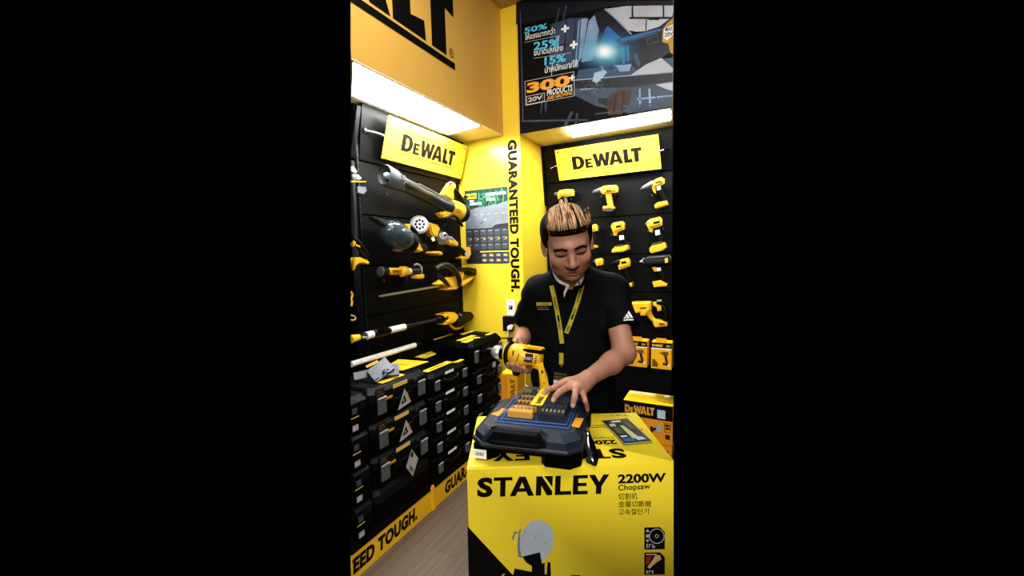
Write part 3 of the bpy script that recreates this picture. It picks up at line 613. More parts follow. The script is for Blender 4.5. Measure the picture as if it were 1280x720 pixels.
m = MB(); m.tube(zl(7.11, 436, 380, [(16, 100), (40, 105), (60, 125), (45, 145), (16, 140)], .06), .005, 8, smooth=3); obj('foot', m, mat('cream_edge', (190, 170, 110), .5), t)
for k, (pts, lab) in enumerate((([(17, 130), (40, 130), (72, 180), (60, 195), (17, 175)], 'white hanging packet at the top of the bunch by the upright'),
                                ([(30, 200), (80, 205), (110, 235), (100, 250), (40, 250)], 'white and yellow hanging packet in the middle of the bunch by the upright'),
                                ([(75, 310), (150, 318), (158, 350), (130, 380), (80, 370)], 'white hanging packet at the bottom of the bunch by the upright'))):
    t = thing('hanging_packet', lab, 'packet', zl(7.2, 436, 190, [pts[0]], .06)[0], group='hanging packets by the upright')
    m = MB(); m.prism(zl(7.2, 436, 190, pts, .06+k*.012), V((1, 0, .3)), .008, .001); obj('packet', m, [mat('packet_dull', (128, 128, 120), .5), LGRY, mat('packet_blue_grey', (120, 130, 138), .5)][k], t)
    if k == 1:
        m = MB(); m.prism(zl(7.2, 436, 190, [(17, 258), (150, 262), (152, 275), (17, 276)], .085), NX, .012, .001); obj('yellow_edge', m, mat('dull_yellow', (190, 160, 40), .5), t)
        m = MB(); m.prism(zl(7.2, 436, 190, [(40, 222), (70, 215), (80, 245), (45, 248)], .079), NX, .002); obj('print', m, GRYP, t)

# ================================================================== TOOLS ON THE RIGHT PEGBOARD
NB = V((0, -1, 0))
def zr(s, x0, y0, pts, off=.07): return [PR(x0+x/s, y0+y/s, off) for x, y in pts]
S1 = 6.257
def pistol(lab, Z, body, nose, grip, battery, bm=YEL, gm=BLK, battm=YEL, bth=.062, tag_=None, trig=None, foot=None, chip=None, name='cordless_drill', nosem=GRYP, hk=()):
    c = Z([grip[0]])[0]; t = thing(name, lab, 'drill', c, group='cordless tools on the right pegboard')
    m = MB(); m.prism(Z(body), NB, bth, .013, seg=2); obj('motor_housing', m, bm, t)
    a, b = Z(nose[:2]); r0, r1 = nose[2], nose[3]
    m = MB(); m.lathe(a, b, [(0, .004), (.12, .006), (.2, r0*.9), (.3, r0), (.9, r1), (1, r1)], 16); obj('chuck', m, nosem, t)
    m = MB(); m.prism(Z(grip), NB, .036, .009, seg=2); obj('grip', m, gm, t)
    m = MB(); m.prism(Z(battery), NB, .07, .006); obj('battery', m, battm, t)
    if trig: m = MB(); m.prism(Z(trig), NB, .026, .004); obj('trigger', m, YEL if bm is not YEL or gm is BLK else BLK, t)
    if tag_: m = MB(); m.prism([p+NB*.024 for p in Z(tag_)], NB, .006, .001); obj('price_tag', m, WHITE, t)
    if foot: m = MB(); m.prism(Z(foot), NB, .066, .004); obj('battery_shoe', m, mat('shoe_grey', (70, 70, 66), .45), t)
    if chip: m = MB(); m.prism([p+NB*(bth/2+.001) for p in Z(chip)], NB, .004, .001); obj('badge', m, YEL if bm is not YEL else INK, t)
    hooks(t, hk, 'R'); return t
Za = lambda p: zr(12, 690, 225, p); Zb = lambda p: zr(S1, 740, 210, p); Zc = lambda p: zr(S1, 740, 310, p)
pistol('stubby yellow drill peeking out above the hair of the person', Za, [(98, 200), (118, 160), (220, 142), (315, 142), (328, 165), (325, 235), (250, 250), (175, 245), (100, 290)], ((30, 205), (100, 215), .012, .016),
       [(180, 245), (225, 245), (235, 330), (250, 400), (190, 400), (190, 320)], [(150, 400), (270, 395), (275, 440), (155, 445)], gm=GRYP, trig=[(105, 250), (178, 245), (160, 310), (135, 320)], hk=((714, 250),))
pistol('all-yellow drill with a yellow handle and no battery, straight under the tilted sign', Zb, [(72, 160), (95, 142), (190, 134), (205, 150), (202, 190), (150, 200), (90, 208), (74, 190)], ((0, 192), (78, 168), .013, .018),
       [(105, 200), (152, 196), (165, 290), (178, 312), (110, 312), (125, 290)], [(96, 300), (172, 298), (178, 318), (92, 322)], gm=YEL, trig=[(84, 205), (108, 202), (112, 240), (98, 235)], foot=[(86, 322), (180, 318), (172, 342), (96, 346)], chip=[(120, 180), (160, 172), (160, 180), (120, 188)], hk=((752, 246), (769, 244)))
pistol('upward tilted drill with long grey chuck and black grip, end of the top row', Zb, [(470, 110), (500, 90), (545, 72), (572, 90), (570, 125), (520, 150), (480, 160), (468, 140)], ((378, 165), (478, 125), .014, .024),
       [(510, 150), (548, 150), (560, 200), (590, 258), (550, 262), (535, 215), (512, 180)], [(492, 292), (520, 270), (590, 258), (602, 290), (500, 318)], trig=[(470, 160), (500, 158), (500, 200), (484, 190)], tag_=[(510, 150), (540, 146), (544, 172), (516, 180)], chip=[(500, 118), (545, 104), (546, 114), (502, 128)], hk=((815, 245),))
pistol('yellow impact driver half hidden behind the ear of the person', Zb, [(0, 450), (30, 438), (48, 455), (46, 490), (10, 500), (-12, 480)], ((-50, 470), (-10, 470), .012, .018),
       [(6, 500), (34, 495), (36, 560), (34, 600), (8, 600), (10, 560)], [(-14, 605), (36, 600), (40, 622), (0, 632)])
pistol('impact driver with a black grip and white tag, middle of the second row', Zb, [(155, 455), (172, 428), (240, 416), (258, 432), (255, 480), (215, 500), (170, 505), (160, 480)], ((142, 464), (168, 450), .008, .019),
       [(210, 495), (248, 490), (252, 540), (272, 592), (225, 600), (232, 560), (212, 530)], [(162, 640), (190, 612), (288, 600), (294, 635), (250, 655), (165, 662)], tag_=[(218, 530), (254, 526), (258, 558), (222, 566)], trig=[(166, 500), (208, 496), (195, 530), (170, 528)], foot=[(186, 605), (262, 596), (265, 612), (192, 620)], chip=[(195, 455), (235, 448), (236, 462), (196, 470)], hk=((764, 294), (785, 305)), name='impact_driver')
pistol('impact driver with a silver nose and white tag, outer end of the second row', Zb, [(438, 420), (460, 398), (535, 382), (552, 400), (550, 450), (500, 468), (445, 475), (432, 450)], ((414, 440), (452, 425), .010, .022),
       [(492, 470), (536, 462), (545, 530), (556, 575), (512, 580), (518, 540), (498, 510)], [(455, 625), (480, 600), (575, 580), (588, 620), (560, 645), (470, 668), (455, 650)], tag_=[(496, 490), (532, 484), (538, 520), (502, 530)], trig=[(440, 470), (480, 466), (474, 506), (452, 500)], foot=[(474, 588), (555, 572), (558, 588), (478, 606)], nosem=CHROME, chip=[(485, 425), (532, 415), (533, 430), (486, 440)], hk=((810, 290), (829, 287)), name='impact_driver')
pistol('mostly hidden yellow drill just over the dark shoulder of the person', Zc, [(30, 88), (70, 78), (90, 90), (88, 130), (40, 140)], ((10, 105), (36, 105), .01, .018), [(50, 130), (80, 130), (95, 200), (60, 200)], [(40, 200), (110, 200), (110, 225), (40, 225)])
pistol('drill with a long black chuck tilted behind the shoulder of the person', Zc, [(218, 90), (285, 75), (300, 95), (300, 140), (250, 160), (215, 168), (205, 130)], ((140, 125), (225, 108), .014, .030),
       [(240, 158), (272, 150), (290, 220), (300, 270), (262, 275), (270, 230)], [(290, 275), (318, 268), (320, 300), (240, 310), (240, 285)], nosem=BLK, chip=[(235, 108), (275, 100), (276, 116), (236, 124)])
pistol('big impact wrench with an all-black barrel and a small yellow badge', Zc, [(400, 90), (440, 62), (560, 52), (615, 50), (628, 75), (618, 108), (540, 120), (450, 128), (408, 118)], ((374, 108), (412, 100), .008, .020), [(505, 150), (545, 148), (560, 210), (575, 265), (540, 268), (540, 225), (515, 185)],
       [(476, 262), (540, 250), (592, 280), (588, 296), (490, 304)], bm=mat('wrench_black', (36, 40, 44), .35), bth=.085, tag_=[(508, 155), (540, 150), (544, 176), (514, 182)], trig=[(470, 150), (508, 150), (510, 182), (490, 186)], chip=[(575, 80), (600, 76), (602, 112), (578, 116)], nosem=LGRY, name='impact_wrench')
t = thing('rotary_hammer', 'yellow rotary hammer with a looped handle beside the dark sleeve', 'power tool', PR(810, 388, .08))
m = MB(); m.prism(zr(S1, 740, 310, [(318, 420), (465, 418), (468, 480), (440, 500), (425, 525), (385, 522), (385, 500), (340, 505), (318, 480)], .08), NB, .085, .014, seg=2); obj('motor_housing', m, YEL, t)
m = MB(); m.tube(zr(S1, 740, 310, [(440, 495), (455, 530), (478, 558), (500, 575)], .08), [.022, .019, .016, .018], 12, smooth=3); obj('lower_arm', m, YEL, t)
m = MB(); m.prism(zr(S1, 740, 310, [(478, 420), (505, 420), (545, 455), (545, 488), (515, 492), (508, 460), (480, 448)], .08), NB, .05, .008); obj('upper_arm', m, YEL, t)
m = MB(); m.tube(zr(S1, 740, 310, [(545, 445), (568, 470), (580, 520), (572, 570)], .08), [.016, .017, .017, .016], 12, smooth=3); m.prism(zr(S1, 740, 310, [(505, 422), (575, 424), (578, 436), (510, 440)], .08), NB, .05, .005); obj('rear_grip', m, BLK, t)
m = MB(); m.prism(zr(S1, 740, 310, [(482, 560), (515, 555), (590, 580), (592, 606), (500, 614), (484, 590)], .08), NB, .075, .007); obj('battery', m, YEL, t)
m = MB(); m.prism(zr(S1, 740, 310, [(525, 588), (568, 588), (568, 600), (525, 602)], .12), NB, .004); obj('battery_print', m, RED, t, False)
m = MB(); m.prism(zr(S1, 740, 310, [(508, 405), (545, 403), (545, 418), (510, 420)], .08), NB, .03, .005); obj('mode_knob', m, LGRY, t)
m = MB(); o = zr(S1, 740, 310, [(375, 478), (425, 476), (375, 464)], .124); word(m, o[0], o[1]-o[0], o[2]-o[0]); obj('lettering', m, INK, t, False)
m = MB(); m.lathe(PR(790, 387, .08), PR(796, 387, .08), [(0, .02), (1, .03)], 16); obj('nose', m, GRYP, t)

# ================================================================== CARTONS AT THE RIGHT
def carton(lab, x0, x1, y0, y1, z0, z1, m, grp=None, rot=0, name='tool_carton'):
    t = thing(name, lab, 'carton', ((x0+x1)/2, (y0+y1)/2, z0), group=grp)
    obj('box', MB().box(((x0+x1)/2, (y0+y1)/2, (z0+z1)/2), (x1-x0, y1-y0, z1-z0), .002), m, t); return t
def retail_box(lab, x0, x1, yF, z0, z1, grp):
    t = carton(lab, x0, x1, yF, yF+.09, z0, z1, CARTY, grp, name='drill_carton'); e = yF-.0012; w, h = x1-x0, z1-z0
    R = lambda a0, b0, a1, b1, k=0: [V((x0+w*a, e-.0005*k, z0+h*b)) for a, b in ((a0, b0), (a1, b0), (a1, b1), (a0, b1))]
    obj('top_band', MB().poly(R(0, .80, 1, 1)), INK, t, False); obj('picture_panel', MB().poly(R(.0, .75, 1, .80)), WHITE, t, False)
    m = MB(); logo(m, R(.06, .85, 1, 1, 1)[0], V((w*.52, 0, 0)), V((0, 0, h*.09)), False); m.text('20V', R(.74, .85, 1, 1, 1)[0], V((w*.2, 0, 0)), V((0, 0, h*.08)), bold=.02); obj('lettering', m, YEL2, t, False)
    Q = lambda pts, k: [V((x0+w*a, e-.0005*k, z0+h*b)) for a, b in pts]
    m = MB(); m.poly(Q([(.50, .60), (.56, .68), (.82, .68), (.86, .60), (.80, .54), (.60, .53)], 1), 0); m.poly(Q([(.40, .60), (.50, .64), (.50, .58)], 1), 1); m.poly(Q([(.64, .54), (.76, .54), (.84, .26), (.72, .26)], 1), 1)
    m.poly(Q([(.56, .18), (.60, .26), (.90, .24), (.92, .15)], 1), 1); m.poly(Q([(.80, .16), (.90, .12), (.94, .2), (.86, .24)], 2), 2); obj('drill_print', m, [mat('print_umber', (120, 84, 30), .5), BROWN, WHITE], t, False)  # drill body printed in a muted brown
    m = MB(); [m.poly(R(.06, b0, a1, b0+.05, 1)) for b0, a1 in ((.09, .34), (.16, .36), (.23, .30), (.30, .22))]; obj('small_print', m, ORNG if False else BROWN, t, False)
    m = MB(); m.box(((x0+x1)/2, yF+.006, z1+.012), (w*.5, .003, .026), .001); obj('hang_tab', m, CARTY, t); return t
G1 = 'yellow drill cartons hung in a row'
retail_box('yellow drill carton half hidden behind the elbow of the person', -.500, -.384, 2.38, .700, .850, G1)
retail_box('yellow drill carton with a drill picture, clear of the elbow', -.362, -.253, 2.38, .700, .850, G1)
t = carton('large yellow carton with black brand band, topmost of the stack behind the bright box', -.502, -.2365, 2.303, 2.480, .300, .520, CARTO)
F = lambda a, b, k=1: V((-.502+.2655*a, 2.302-.0006*k, .300+.220*b))
def fq(a0, b0, a1, b1, k=1): return [F(a0, b0, k), F(a1, b0, k), F(a1, b1, k), F(a0, b1, k)]
obj('lid_face', MB().box((-.369, 2.391, .5205), (.262, .172, .003)), mat('carton_top_yellow', (250, 214, 40), .5, var=.03), t)
obj('brand_band', MB().poly(fq(0, .62, 1, 1)), INK, t, False)
m = MB(); logo(m, F(.04, .70, 2), V((.160, 0, 0)), V((0, 0, .046)), False); obj('lettering', m, mat('ochre_print', (214, 160, 60), .5), t, False)
obj('sticker', MB().poly(fq(.70, .66, .86, .88, 2)), PALEB, t, False)
m = MB(); m.poly(fq(.56, .26, .62, .42)); m.poly([F(.60, .36, 1), F(.76, .48, 1), F(.76, .44, 1), F(.62, .3, 1)]); [m.poly(p_) for p_ in (fq(.84, .56, .97, .57), fq(.84, .80-.47, .97, .34), fq(.84, .34, .85, .56), fq(.96, .34, .97, .56), fq(.86, .48, .95, .53), fq(.86, .40, .95, .45), fq(.86, .15, .95, .27))]; obj('front_print', m, BROWN, t, False)
obj('front_sticker', MB().poly(fq(.68, .30, .78, .48, 2)), LGRY, t, False)
m = MB()
for k in range(7): o = V((-.33+k*.012+random.uniform(-.006, .006), 2.36+random.uniform(-.02, .02), .5223)); m.poly([o, o+V((.02, .004, 0)), o+V((.018, .008, 0)), o+V((.0, .006, 0))])
obj('top_print', m, mat('olive_print', (120, 104, 30), .5), t, False)
obj('tape', MB().box((-.42, 2.45, .5225), (.15, .05, .001)), mat('tape_white', (235, 228, 160), .4), t); obj('top_label', MB().box((-.285, 2.455, .5225), (.03, .03, .001)), WHITE, t)
t = carton('orange carton directly under the branded carton behind the bright yellow box', -.49, -.240, 2.306, 2.48, .0, .298, CARTO)
m = MB(); z_ = .298
for a in (.0, .0): m.poly([V((-.45, 2.3045, .02)), V((-.26, 2.3045, .02)), V((-.26, 2.3045, .027)), V((-.45, 2.3045, .027))]); m.poly([V((-.45, 2.3045, .26)), V((-.26, 2.3045, .26)), V((-.26, 2.3045, .267)), V((-.45, 2.3045, .267))]); break
m.poly([V((-.264, 2.3044, .02)), V((-.258, 2.3044, .02)), V((-.258, 2.3044, .267)), V((-.264, 2.3044, .267))]); obj('printed_frame', m, BROWN, t, False)
# cartons on the floor between the tool cases and the person
def dep_box(name, lab, l0, l1, d0, d1, z0, z1, m, ang=0, cat='carton', grp=None):
    c = L((l0+l1)/2, (d0+d1)/2, z0); t = thing(name, lab, cat, c, -YAW*-1 if False else 0, grp)
    R = Matrix.Rotation(math.atan2(LAT.y, LAT.x)+ang, 3, 'Z')
    obj('box', MB().box(c+UP*(z1-z0)/2, (l1-l0, d1-d0, z1-z0), .002, R), m, t); return t, c, R
t, c, R = dep_box('tool_carton', 'upright yellow carton with sideways lettering between the tool cases and the person', -.050, .040, 2.12, 2.26, .0, .735, CARTY, radians(-18))
ex, ey = R @ V((1, 0, 0)), R @ V((0, -1, 0))
m = MB(); o = c+ex*.030+ey*.0712+UP*.50; logo(m, o, UP*.21, -ex*.026, False); obj('lettering', m, mat('carton_shadow_print', (150, 100, 16), .6), t, False)
m = MB(); m.prism([c-ex*.045+ey*.0708+UP*.02, c-ex*.012+ey*.0708+UP*.02, c-ex*.012+ey*.0708+UP*.725, c-ex*.045+ey*.0708+UP*.725], ey, .0015); obj('side_panel', m, CARTO, t, False)

# ================================================================== TOOL CASES ALONG THE LEFT WALL
def case_root(name, w, h, d, style):
    """local frame: +x is the front (towards the shop), y along the wall, z up; origin at the base centre of the front"""
    t = bpy.data.objects.new(name, None); COL.objects.link(t); t.empty_display_size = .05; ROOT[t.name] = Matrix()
    b = .022; hl = h*.40
    def slab(z0, z1, ins_top, ins_bot, cf):
        pts = []
        for z, s in ((z0, ins_bot), (z1, ins_top)):
            x1, x0, y0, y1 = -s, -d+s, -w/2+s, w/2-s
            pts.append([V((x1, y0+cf, z)), V((x1, y1-cf, z)), V((x1-cf, y1, z)), V((x0+cf, y1, z)), V((x0, y1-cf, z)), V((x0, y0+cf, z)), V((x0+cf, y0, z)), V((x1-cf, y0, z))])
        m = MB(); n = 8; vs = pts[0]+pts[1]
        m.add(vs, [tuple(range(7, -1, -1)), tuple(range(8, 16))]+[(k, (k+1) % n, n+(k+1) % n, n+k) for k in range(n)]); return m
    m = slab(.004, h-hl-.003, .002, .008, b); obj('body', m, CASE, t, False)
    m = slab(h-hl, h-hl*.40, .0, .0, b)
    m2 = slab(h-hl*.40, h, .020, .0, b); me = bpy.data.meshes.new('x'); m2.bm.to_mesh(me); m2.bm.free(); m.bm.from_mesh(me); bpy.data.meshes.remove(me)
    for k in (-1, 0, 1): m.box((-d*.5, k*w*.25, h+.001), (d*.62, w*.10, .006), .002)
    obj('lid', m, CASEL if style == 'slate' else CASE, t, False)
    m = MB(); m.box((.0005, 0, h-hl-.001), (.003, w-.06, .004), .001); obj('lid_seam', m, CASEG, t)
    # recessed handle in the middle
    m = MB(); m.prism([V((.001, -w*.20, h*.30)), V((.001, w*.20, h*.30)), V((.001, w*.16, h*.72)), V((.001, -w*.16, h*.72))], V((1, 0, 0)), .004, .001); obj('handle_recess', m, BLKM, t)
    hx = .010 if style == 'slim' else .000
    m = MB(); m.tube([V((-.004, -w*.17, h*.62)), V((hx, -w*.15, h*.50)), V((hx+.002, -w*.06, h*.46)), V((hx+.002, w*.06, h*.46)), V((hx, w*.15, h*.50)), V((-.004, w*.17, h*.62))], .008 if style == 'slim' else .006, 8, smooth=3); obj('handle', m, BLK, t)
    lw, lh = (.052, h*.50) if style != 'slim' else (.040, h*.46)
    for s in (-1, 1):
        yc = s*(w*.5-.058) if style != 'slim' else s*(w*.5-.042)
        m = MB(); m.box((.006, yc, h*.46), (.010, lw, lh), .003)
        for k in range(3): m.box((.0115, yc, h*.46+lh*(-.2+.18*k)), (.002, lw*.5, .003), .0008)
        l_ = obj('latch', m, LATCH, t)
        m = MB(); m.box((.0105, yc, h*.46+lh*.46), (.008, lw, .007), .002); obj('latch_lip', m, LGRY, l_)
        if style == 'slim':
            m = MB(); m.box((.0105, yc, h*.46-lh*.44), (.006, lw*.8, .006), .002); obj('latch_foot', m, LATCH, l_)
    return t
def stick(t, name, m, y0, y1, z0, z1, x=.0025):
    q = MB(); q.prism([V((x, y0, z0)), V((x, y1, z0)), V((x, y1, z1)), V((x, y0, z1))], V((1, 0, 0)), .001); return obj(name, q, m, t, False)
AMB = mat('amber_sticker', (206, 150, 46), .5, var=.05); GOLD = mat('gold_sticker', (214, 184, 110), .45, var=.05)
def top_stick(t, h, name, m, pts):
    q = MB(); q.prism([V((a, b, h+.0046)) for a, b in pts], UP, .001); return obj(name, q, m, t, False)
XF = -1.362
GC = 'black tool cases stacked along the left wall'
# wide cases with the triangle emblem (second stack)
def wide_case():
    h, w = .153, .388; t = case_root('tool_case', w, h, .325, 'slate')
    stick(t, 'front_strip', AMB, -w*.5+.075, -w*.5+.130, h*.56, h*.64)
    stick(t, 'front_plate', GOLD, -w*.15, w*.10, h*.80, h*.93, .001)
    q = MB(); c = V((.0135, .00, h*.38)); q.poly([c+V((0, -.048, -.042)), c+V((0, .046, -.030)), c+V((0, .004, .050))], 0)
    q.poly([c+V((.0006, -.026, -.022)), c+V((.0006, .014, -.016)), c+V((.0006, .0, .02))], 1); q.poly([c+V((.0006, .012, .024)), c+V((.0006, .020, .028)), c+V((.0006, .036, -.012)), c+V((.0006, .028, -.012))], 2)
    q.poly([c+V((.0012, -.012, -.010)), c+V((.0012, .0, -.010)), c+V((.0012, -.004, .004))], 0); obj('emblem', q, [LGRY, INK, AMB], t, False)
    q = MB(); q.box((.004, -w*.5+.052, h*.86), (.004, .052, .036)); q2 = obj('colour_label', q, mat('label_rust', (30, 22, 18), .6), t, False)
    q = MB(); [q.poly([V((.0068, -w*.5+.034+a_, h*.76+b_)), V((.0068, -w*.5+.034+a_+c_, h*.76+b_)), V((.0068, -w*.5+.034+a_+c_, h*.76+b_+d_)), V((.0068, -w*.5+.034+a_, h*.76+b_+d_))]) for a_, b_, c_, d_ in ((0, .018, .03, .006), (0, .002, .006, .012), (.010, .002, .006, .012), (.02, .004, .014, .008))]; obj('label_lettering', q, mat('label_orange', (112, 74, 48), .6), q2, False)
    q = MB(); q.box((.002, w*.5-.14, h*.88), (.012, .03, .016), .003); q.box((.002, w*.5-.10, h*.80), (.012, .02, .014), .003); obj('front_catch', q, CASEG, t)
    return t
def put(t, loc, label, dups):
    t.location = loc; tag(t, label, 'tool case', GC); return [dup(t, l, 0, lab) for l, lab in dups]
yB = 1.452
tw = wide_case()
lo = put(tw, (XF, yB, .632), 'wide black tool case with a triangle emblem, topmost of its stack under the clear packet',
    [((XF, yB, .477), 'wide black tool case with a triangle emblem, second from the top of its stack'),
     ((XF, yB, .322), 'wide black tool case with a white diamond sticker on its front')])
top_stick(tw, .153, 'lid_label', YEL2, [(-.02, -.10), (-.055, -.10), (-.055, .05), (-.02, .05)])
top_stick(tw, .153, 'lid_label', YEL2, [(-.10, .02), (-.15, -.01), (-.16, .16), (-.11, .18)])
q = MB(); c = V((.016, .030, .035)); q.poly([c+V((0, -.045, 0)), c+V((0, 0, -.07)), c+V((0, .045, 0)), c+V((0, 0, .07))], 0)
q.poly([c+V((.0006, -.012, .038)), c+V((.0006, .006, .022)), c+V((.0006, .010, .048)), c+V((.0006, 0, .06))], 1); q.poly([c+V((.0006, -.025, -.02)), c+V((.0006, 0, -.05)), c+V((.0006, .008, -.035)), c+V((.0006, -.016, -.004))], 2)
bpy.data.objects.remove(next(c_ for c_ in lo[1].children if c_.name.startswith('emblem'))); ROOT[lo[1].name] = Matrix(); obj('diamond_sticker', q, [LGRY, INK, GRYP], lo[1], False)
base = case_root('tool_case', .388, .158, .325, 'slate'); base.location = (XF, yB, .162); tag(base, 'plain black bottom case directly under the case with the diamond sticker', 'tool case', GC)
for ch in list(base.children):
    if ch.name.startswith(('latch', 'handle', 'lid_seam')):
        for g in list(ch.children): bpy.data.objects.remove(g)
        bpy.data.objects.remove(ch)
# slim cases (third stack)
def slim_case(stickers):
    h, w = .1135, .345; t = case_root('tool_case', w, h, .325, 'slim')
    if stickers: stick(t, 'white_sticker', WHITE, -.055, .025, h*.80, h*.93)
    return t
yC = 1.846; s0 = slim_case(True); zc = [.162+.1145*k for k in range(5)]
nm = ['lowest of five', 'fourth of five', 'third of five', 'second of five']
put(s0, (XF, yC, zc[4]), 'slim black tool case with yellow lid labels, topmost of the five beside the wide cases', [((XF, yC, zc[k]), 'slim black tool case, %s in the stack beside the wide cases' % nm[k]) for k in range(4)])
top_stick(s0, .1135, 'lid_label', YEL2, [(-.055, -.13), (-.10, -.13), (-.10, .10), (-.055, .10)])
top_stick(s0, .1135, 'lid_label', YEL2, [(-.02, .10), (-.05, .09), (-.05, .17), (-.02, .17)])
q = MB(); logo(q, V((-.066, -.09, .1135+.0055)), V((0, .15, 0)), V((-.022, 0, 0)), False); obj('lid_lettering', q, mat('olive_ink', (110, 90, 20), .5), s0, False)
# end cases by the column (fourth stack), the top one deeper
yD = 2.262; zd = [.162+.1235*k for k in range(4)]
s1 = slim_case(False); nm = ['lowest in the stack by the yellow column', 'second lowest in the stack by the yellow column', 'third lowest in the stack by the yellow column', 'just under the tall top case by the yellow column']
put(s1, (XF, yD, zd[3]), 'slim black tool case without stickers, %s' % nm[3], [((XF, yD, zd[k]), 'slim black tool case without stickers, %s' % nm[k]) for k in range(3)])
td = case_root('tool_case', .385, .165, .325, 'slim'); td.location = (XF, yD, .658); tag(td, 'tall black tool case on top of the stack by the yellow column', 'tool case', GC)
for pts in ([(-.04, -.19), (-.085, -.19), (-.085, -.02), (-.04, -.02)], [(-.10, -.15), (-.14, -.16), (-.14, .02), (-.10, .02)], [(-.035, .06), (-.06, .06), (-.06, .15), (-.035, .15)], [(-.20, .02), (-.235, .02), (-.235, .17), (-.20, .17)], [(-.28, -.19), (-.30, -.19), (-.30, .02), (-.28, .02)]): top_stick(td, .165, 'lid_label', YEL2, pts)
stick(td, 'carabiner_tag', LGRY, .03, .07, -.04, -.005, .012)
# first stack, cut short at the seen edge of the display
def end_case():
    h, w = .153, .106; t = bpy.data.objects.new('tool_case', None); COL.objects.link(t); ROOT[t.name] = Matrix()
    m = MB(); m.prism([V((0, -w/2, .004)), V((0, w/2-.02, .004)), V((-.02, w/2, .004)), V((-.325, w/2, .004)), V((-.325, -w/2, .004))], UP, h*.58, center=False); obj('body', m, CASE, t, False)
    m = MB(); vs = []
    for z, s in ((h*.6, 0), (h*.84, 0), (h, .022)): vs += [V((-s, -w/2, z)), V((-s, w/2-.02-s*.4, z)), V((-.02-s*.4, w/2-s, z)), V((-.325+s, w/2-s, z)), V((-.325+s, -w/2, z))]
    m.add(vs, [(4, 3, 2, 1, 0), (10, 11, 12, 13, 14)]+[(r*5+k, r*5+(k+1) % 5, r*5+5+(k+1) % 5, r*5+5+k) for r in (0, 1) for k in range(5)]); obj('lid', m, CASEL, t, False)
    m = MB(); m.box((.004, -w*.34, h*.64), (.008, w*.30, .03), .006); obj('corner_guard', m, mat('guard_slate', (58, 76, 88), .45), t)
    stick(t, 'front_strip', GOLD, -w*.5, -w*.10, h*.44, h*.47, .001); stick(t, 'white_sticker', LGRY, -w*.44, -w*.16, h*.08, h*.24, .001)
    return t
yA = 1.199; e0 = end_case()
put(e0, (XF, yA, .632), 'end of a black tool case at the edge of the display, topmost of its stack', [((XF, yA, z), 'end of a black tool case at the edge of the display, ' + s) for z, s in ((.477, 'second from the top'), (.322, 'third from the top'), (.162, 'lowest of its stack'))])
# clear packet thrown on top of the cases
t = thing('clear_packet', 'crumpled clear packet of small parts lying on top of the tool cases', 'packet', (-1.45, 1.40, .79))
c = V((-1.445, 1.395, .812)); PKT = mat('packet_smoke', (52, 62, 72), .35, var=.5, scale=70, spec=.4)
def sheet(o, ux, uy, th=.002): 
    n = ux.cross(uy); return MB().prism([o-ux-uy, o+ux-uy, o+ux+uy, o-ux+uy], n, th)
obj('card', sheet(c+V((-.05, -.03, .006)), V((.03, .05, .002)), V((-.012, .008, .014))), mat('packet_grey', (34, 42, 50), .35), t)
obj('blister', sheet(c+V((.0, .01, .018)), V((.035, -.006, -.022)), V((.010, .05, .022)), .014), PKT, t)
obj('blister', sheet(c+V((.03, .05, .012)), V((.02, .028, -.004)), V((-.02, .02, .02)), .01), PKT, t)
obj('header_card', sheet(c+V((-.075, .03, .036)), V((.004, .035, .006)), V((-.004, .0, .005))), AMB, t)
m = MB()
for k in range(14): m.box(c+V((random.uniform(-.04, .05), random.uniform(-.05, .08), random.uniform(-.006, .03))), (.012, .02, .004), .001, Matrix.Rotation(random.uniform(0, 3), 3, 'Z') @ Matrix.Rotation(random.uniform(-.7, .7), 3, 'X'))
obj('small_part', m, mat('packet_shine', (70, 80, 92), .4), t)
# loose yellow leaflets on the cases against the board
for k, (pts, z, lab) in enumerate((([(478, 461), (498, 449), (536, 452), (504, 463)], .795, 'yellow leaflet lying on the wide cases beside the clear packet'), ([(517, 446), (527, 440), (545, 437), (545, 443), (532, 448)], .742, 'yellow leaflet lying on the slim cases near the white pole'),
                             )):
    P = [on(x, y, 2, z) for x, y in pts]; t = thing('leaflet', lab, 'leaflet', sum(P, V())/len(P))
    obj('paper', MB().prism(P, UP, .002), YEL2 if k else mat('leaflet_amber', (232, 178, 36), .5), t); m = MB(); c_ = sum(P, V())/len(P)
    m.box(c_+V((0, 0, .0015)), (.05, .012, .001)); obj('print', m, mat('leaflet_ink', (150, 104, 20), .5), t, False)

# ================================================================== PLINTHS
def plinth(lab, y0, y1, zt, lid, txt, ta, tb, tz0, tz1, XP=-1.375, grp='yellow plinths'):
    t = thing('display_plinth', lab, 'plinth', (XP-.15, (y0+y1)/2, 0), group=grp)
    obj('kick_panel', MB().box((XP-.16, (y0+y1)/2, zt/2), (.32, y1-y0, zt), .002), PLNY, t)
    obj('shelf_board', MB().box((XP-.16, (y0+y1)/2, (zt+lid)/2), (.328, y1-y0, lid-zt), .002), BLKM, t)
    m = MB().text(txt, V((XP+.0012, ta, tz0)), V((0, tb-ta, 0)), V((0, 0, tz1-tz0)), bold=.055, space=1.08, shear=.12)
    bmesh.ops.bisect_plane(m.bm, geom=m.bm.verts[:]+m.bm.edges[:]+m.bm.faces[:], plane_co=V((0, max(y0, 1.118)+.003, 0)), plane_no=V((0, -1, 0)), clear_outer=True)
    bmesh.ops.bisect_plane(m.bm, geom=m.bm.verts[:]+m.bm.edges[:]+m.bm.faces[:], plane_co=V((0, y1-.003, 0)), plane_no=V((0, 1, 0)), clear_outer=True)
    obj('lettering', m, INK, t, False); return t
p1_ = plinth('yellow plinth with the end of the slogan, under the wide tool cases', 1.118, 1.648, .118, .160, 'GUARANTEED TOUGH.', .79, 1.53, .028, .098)
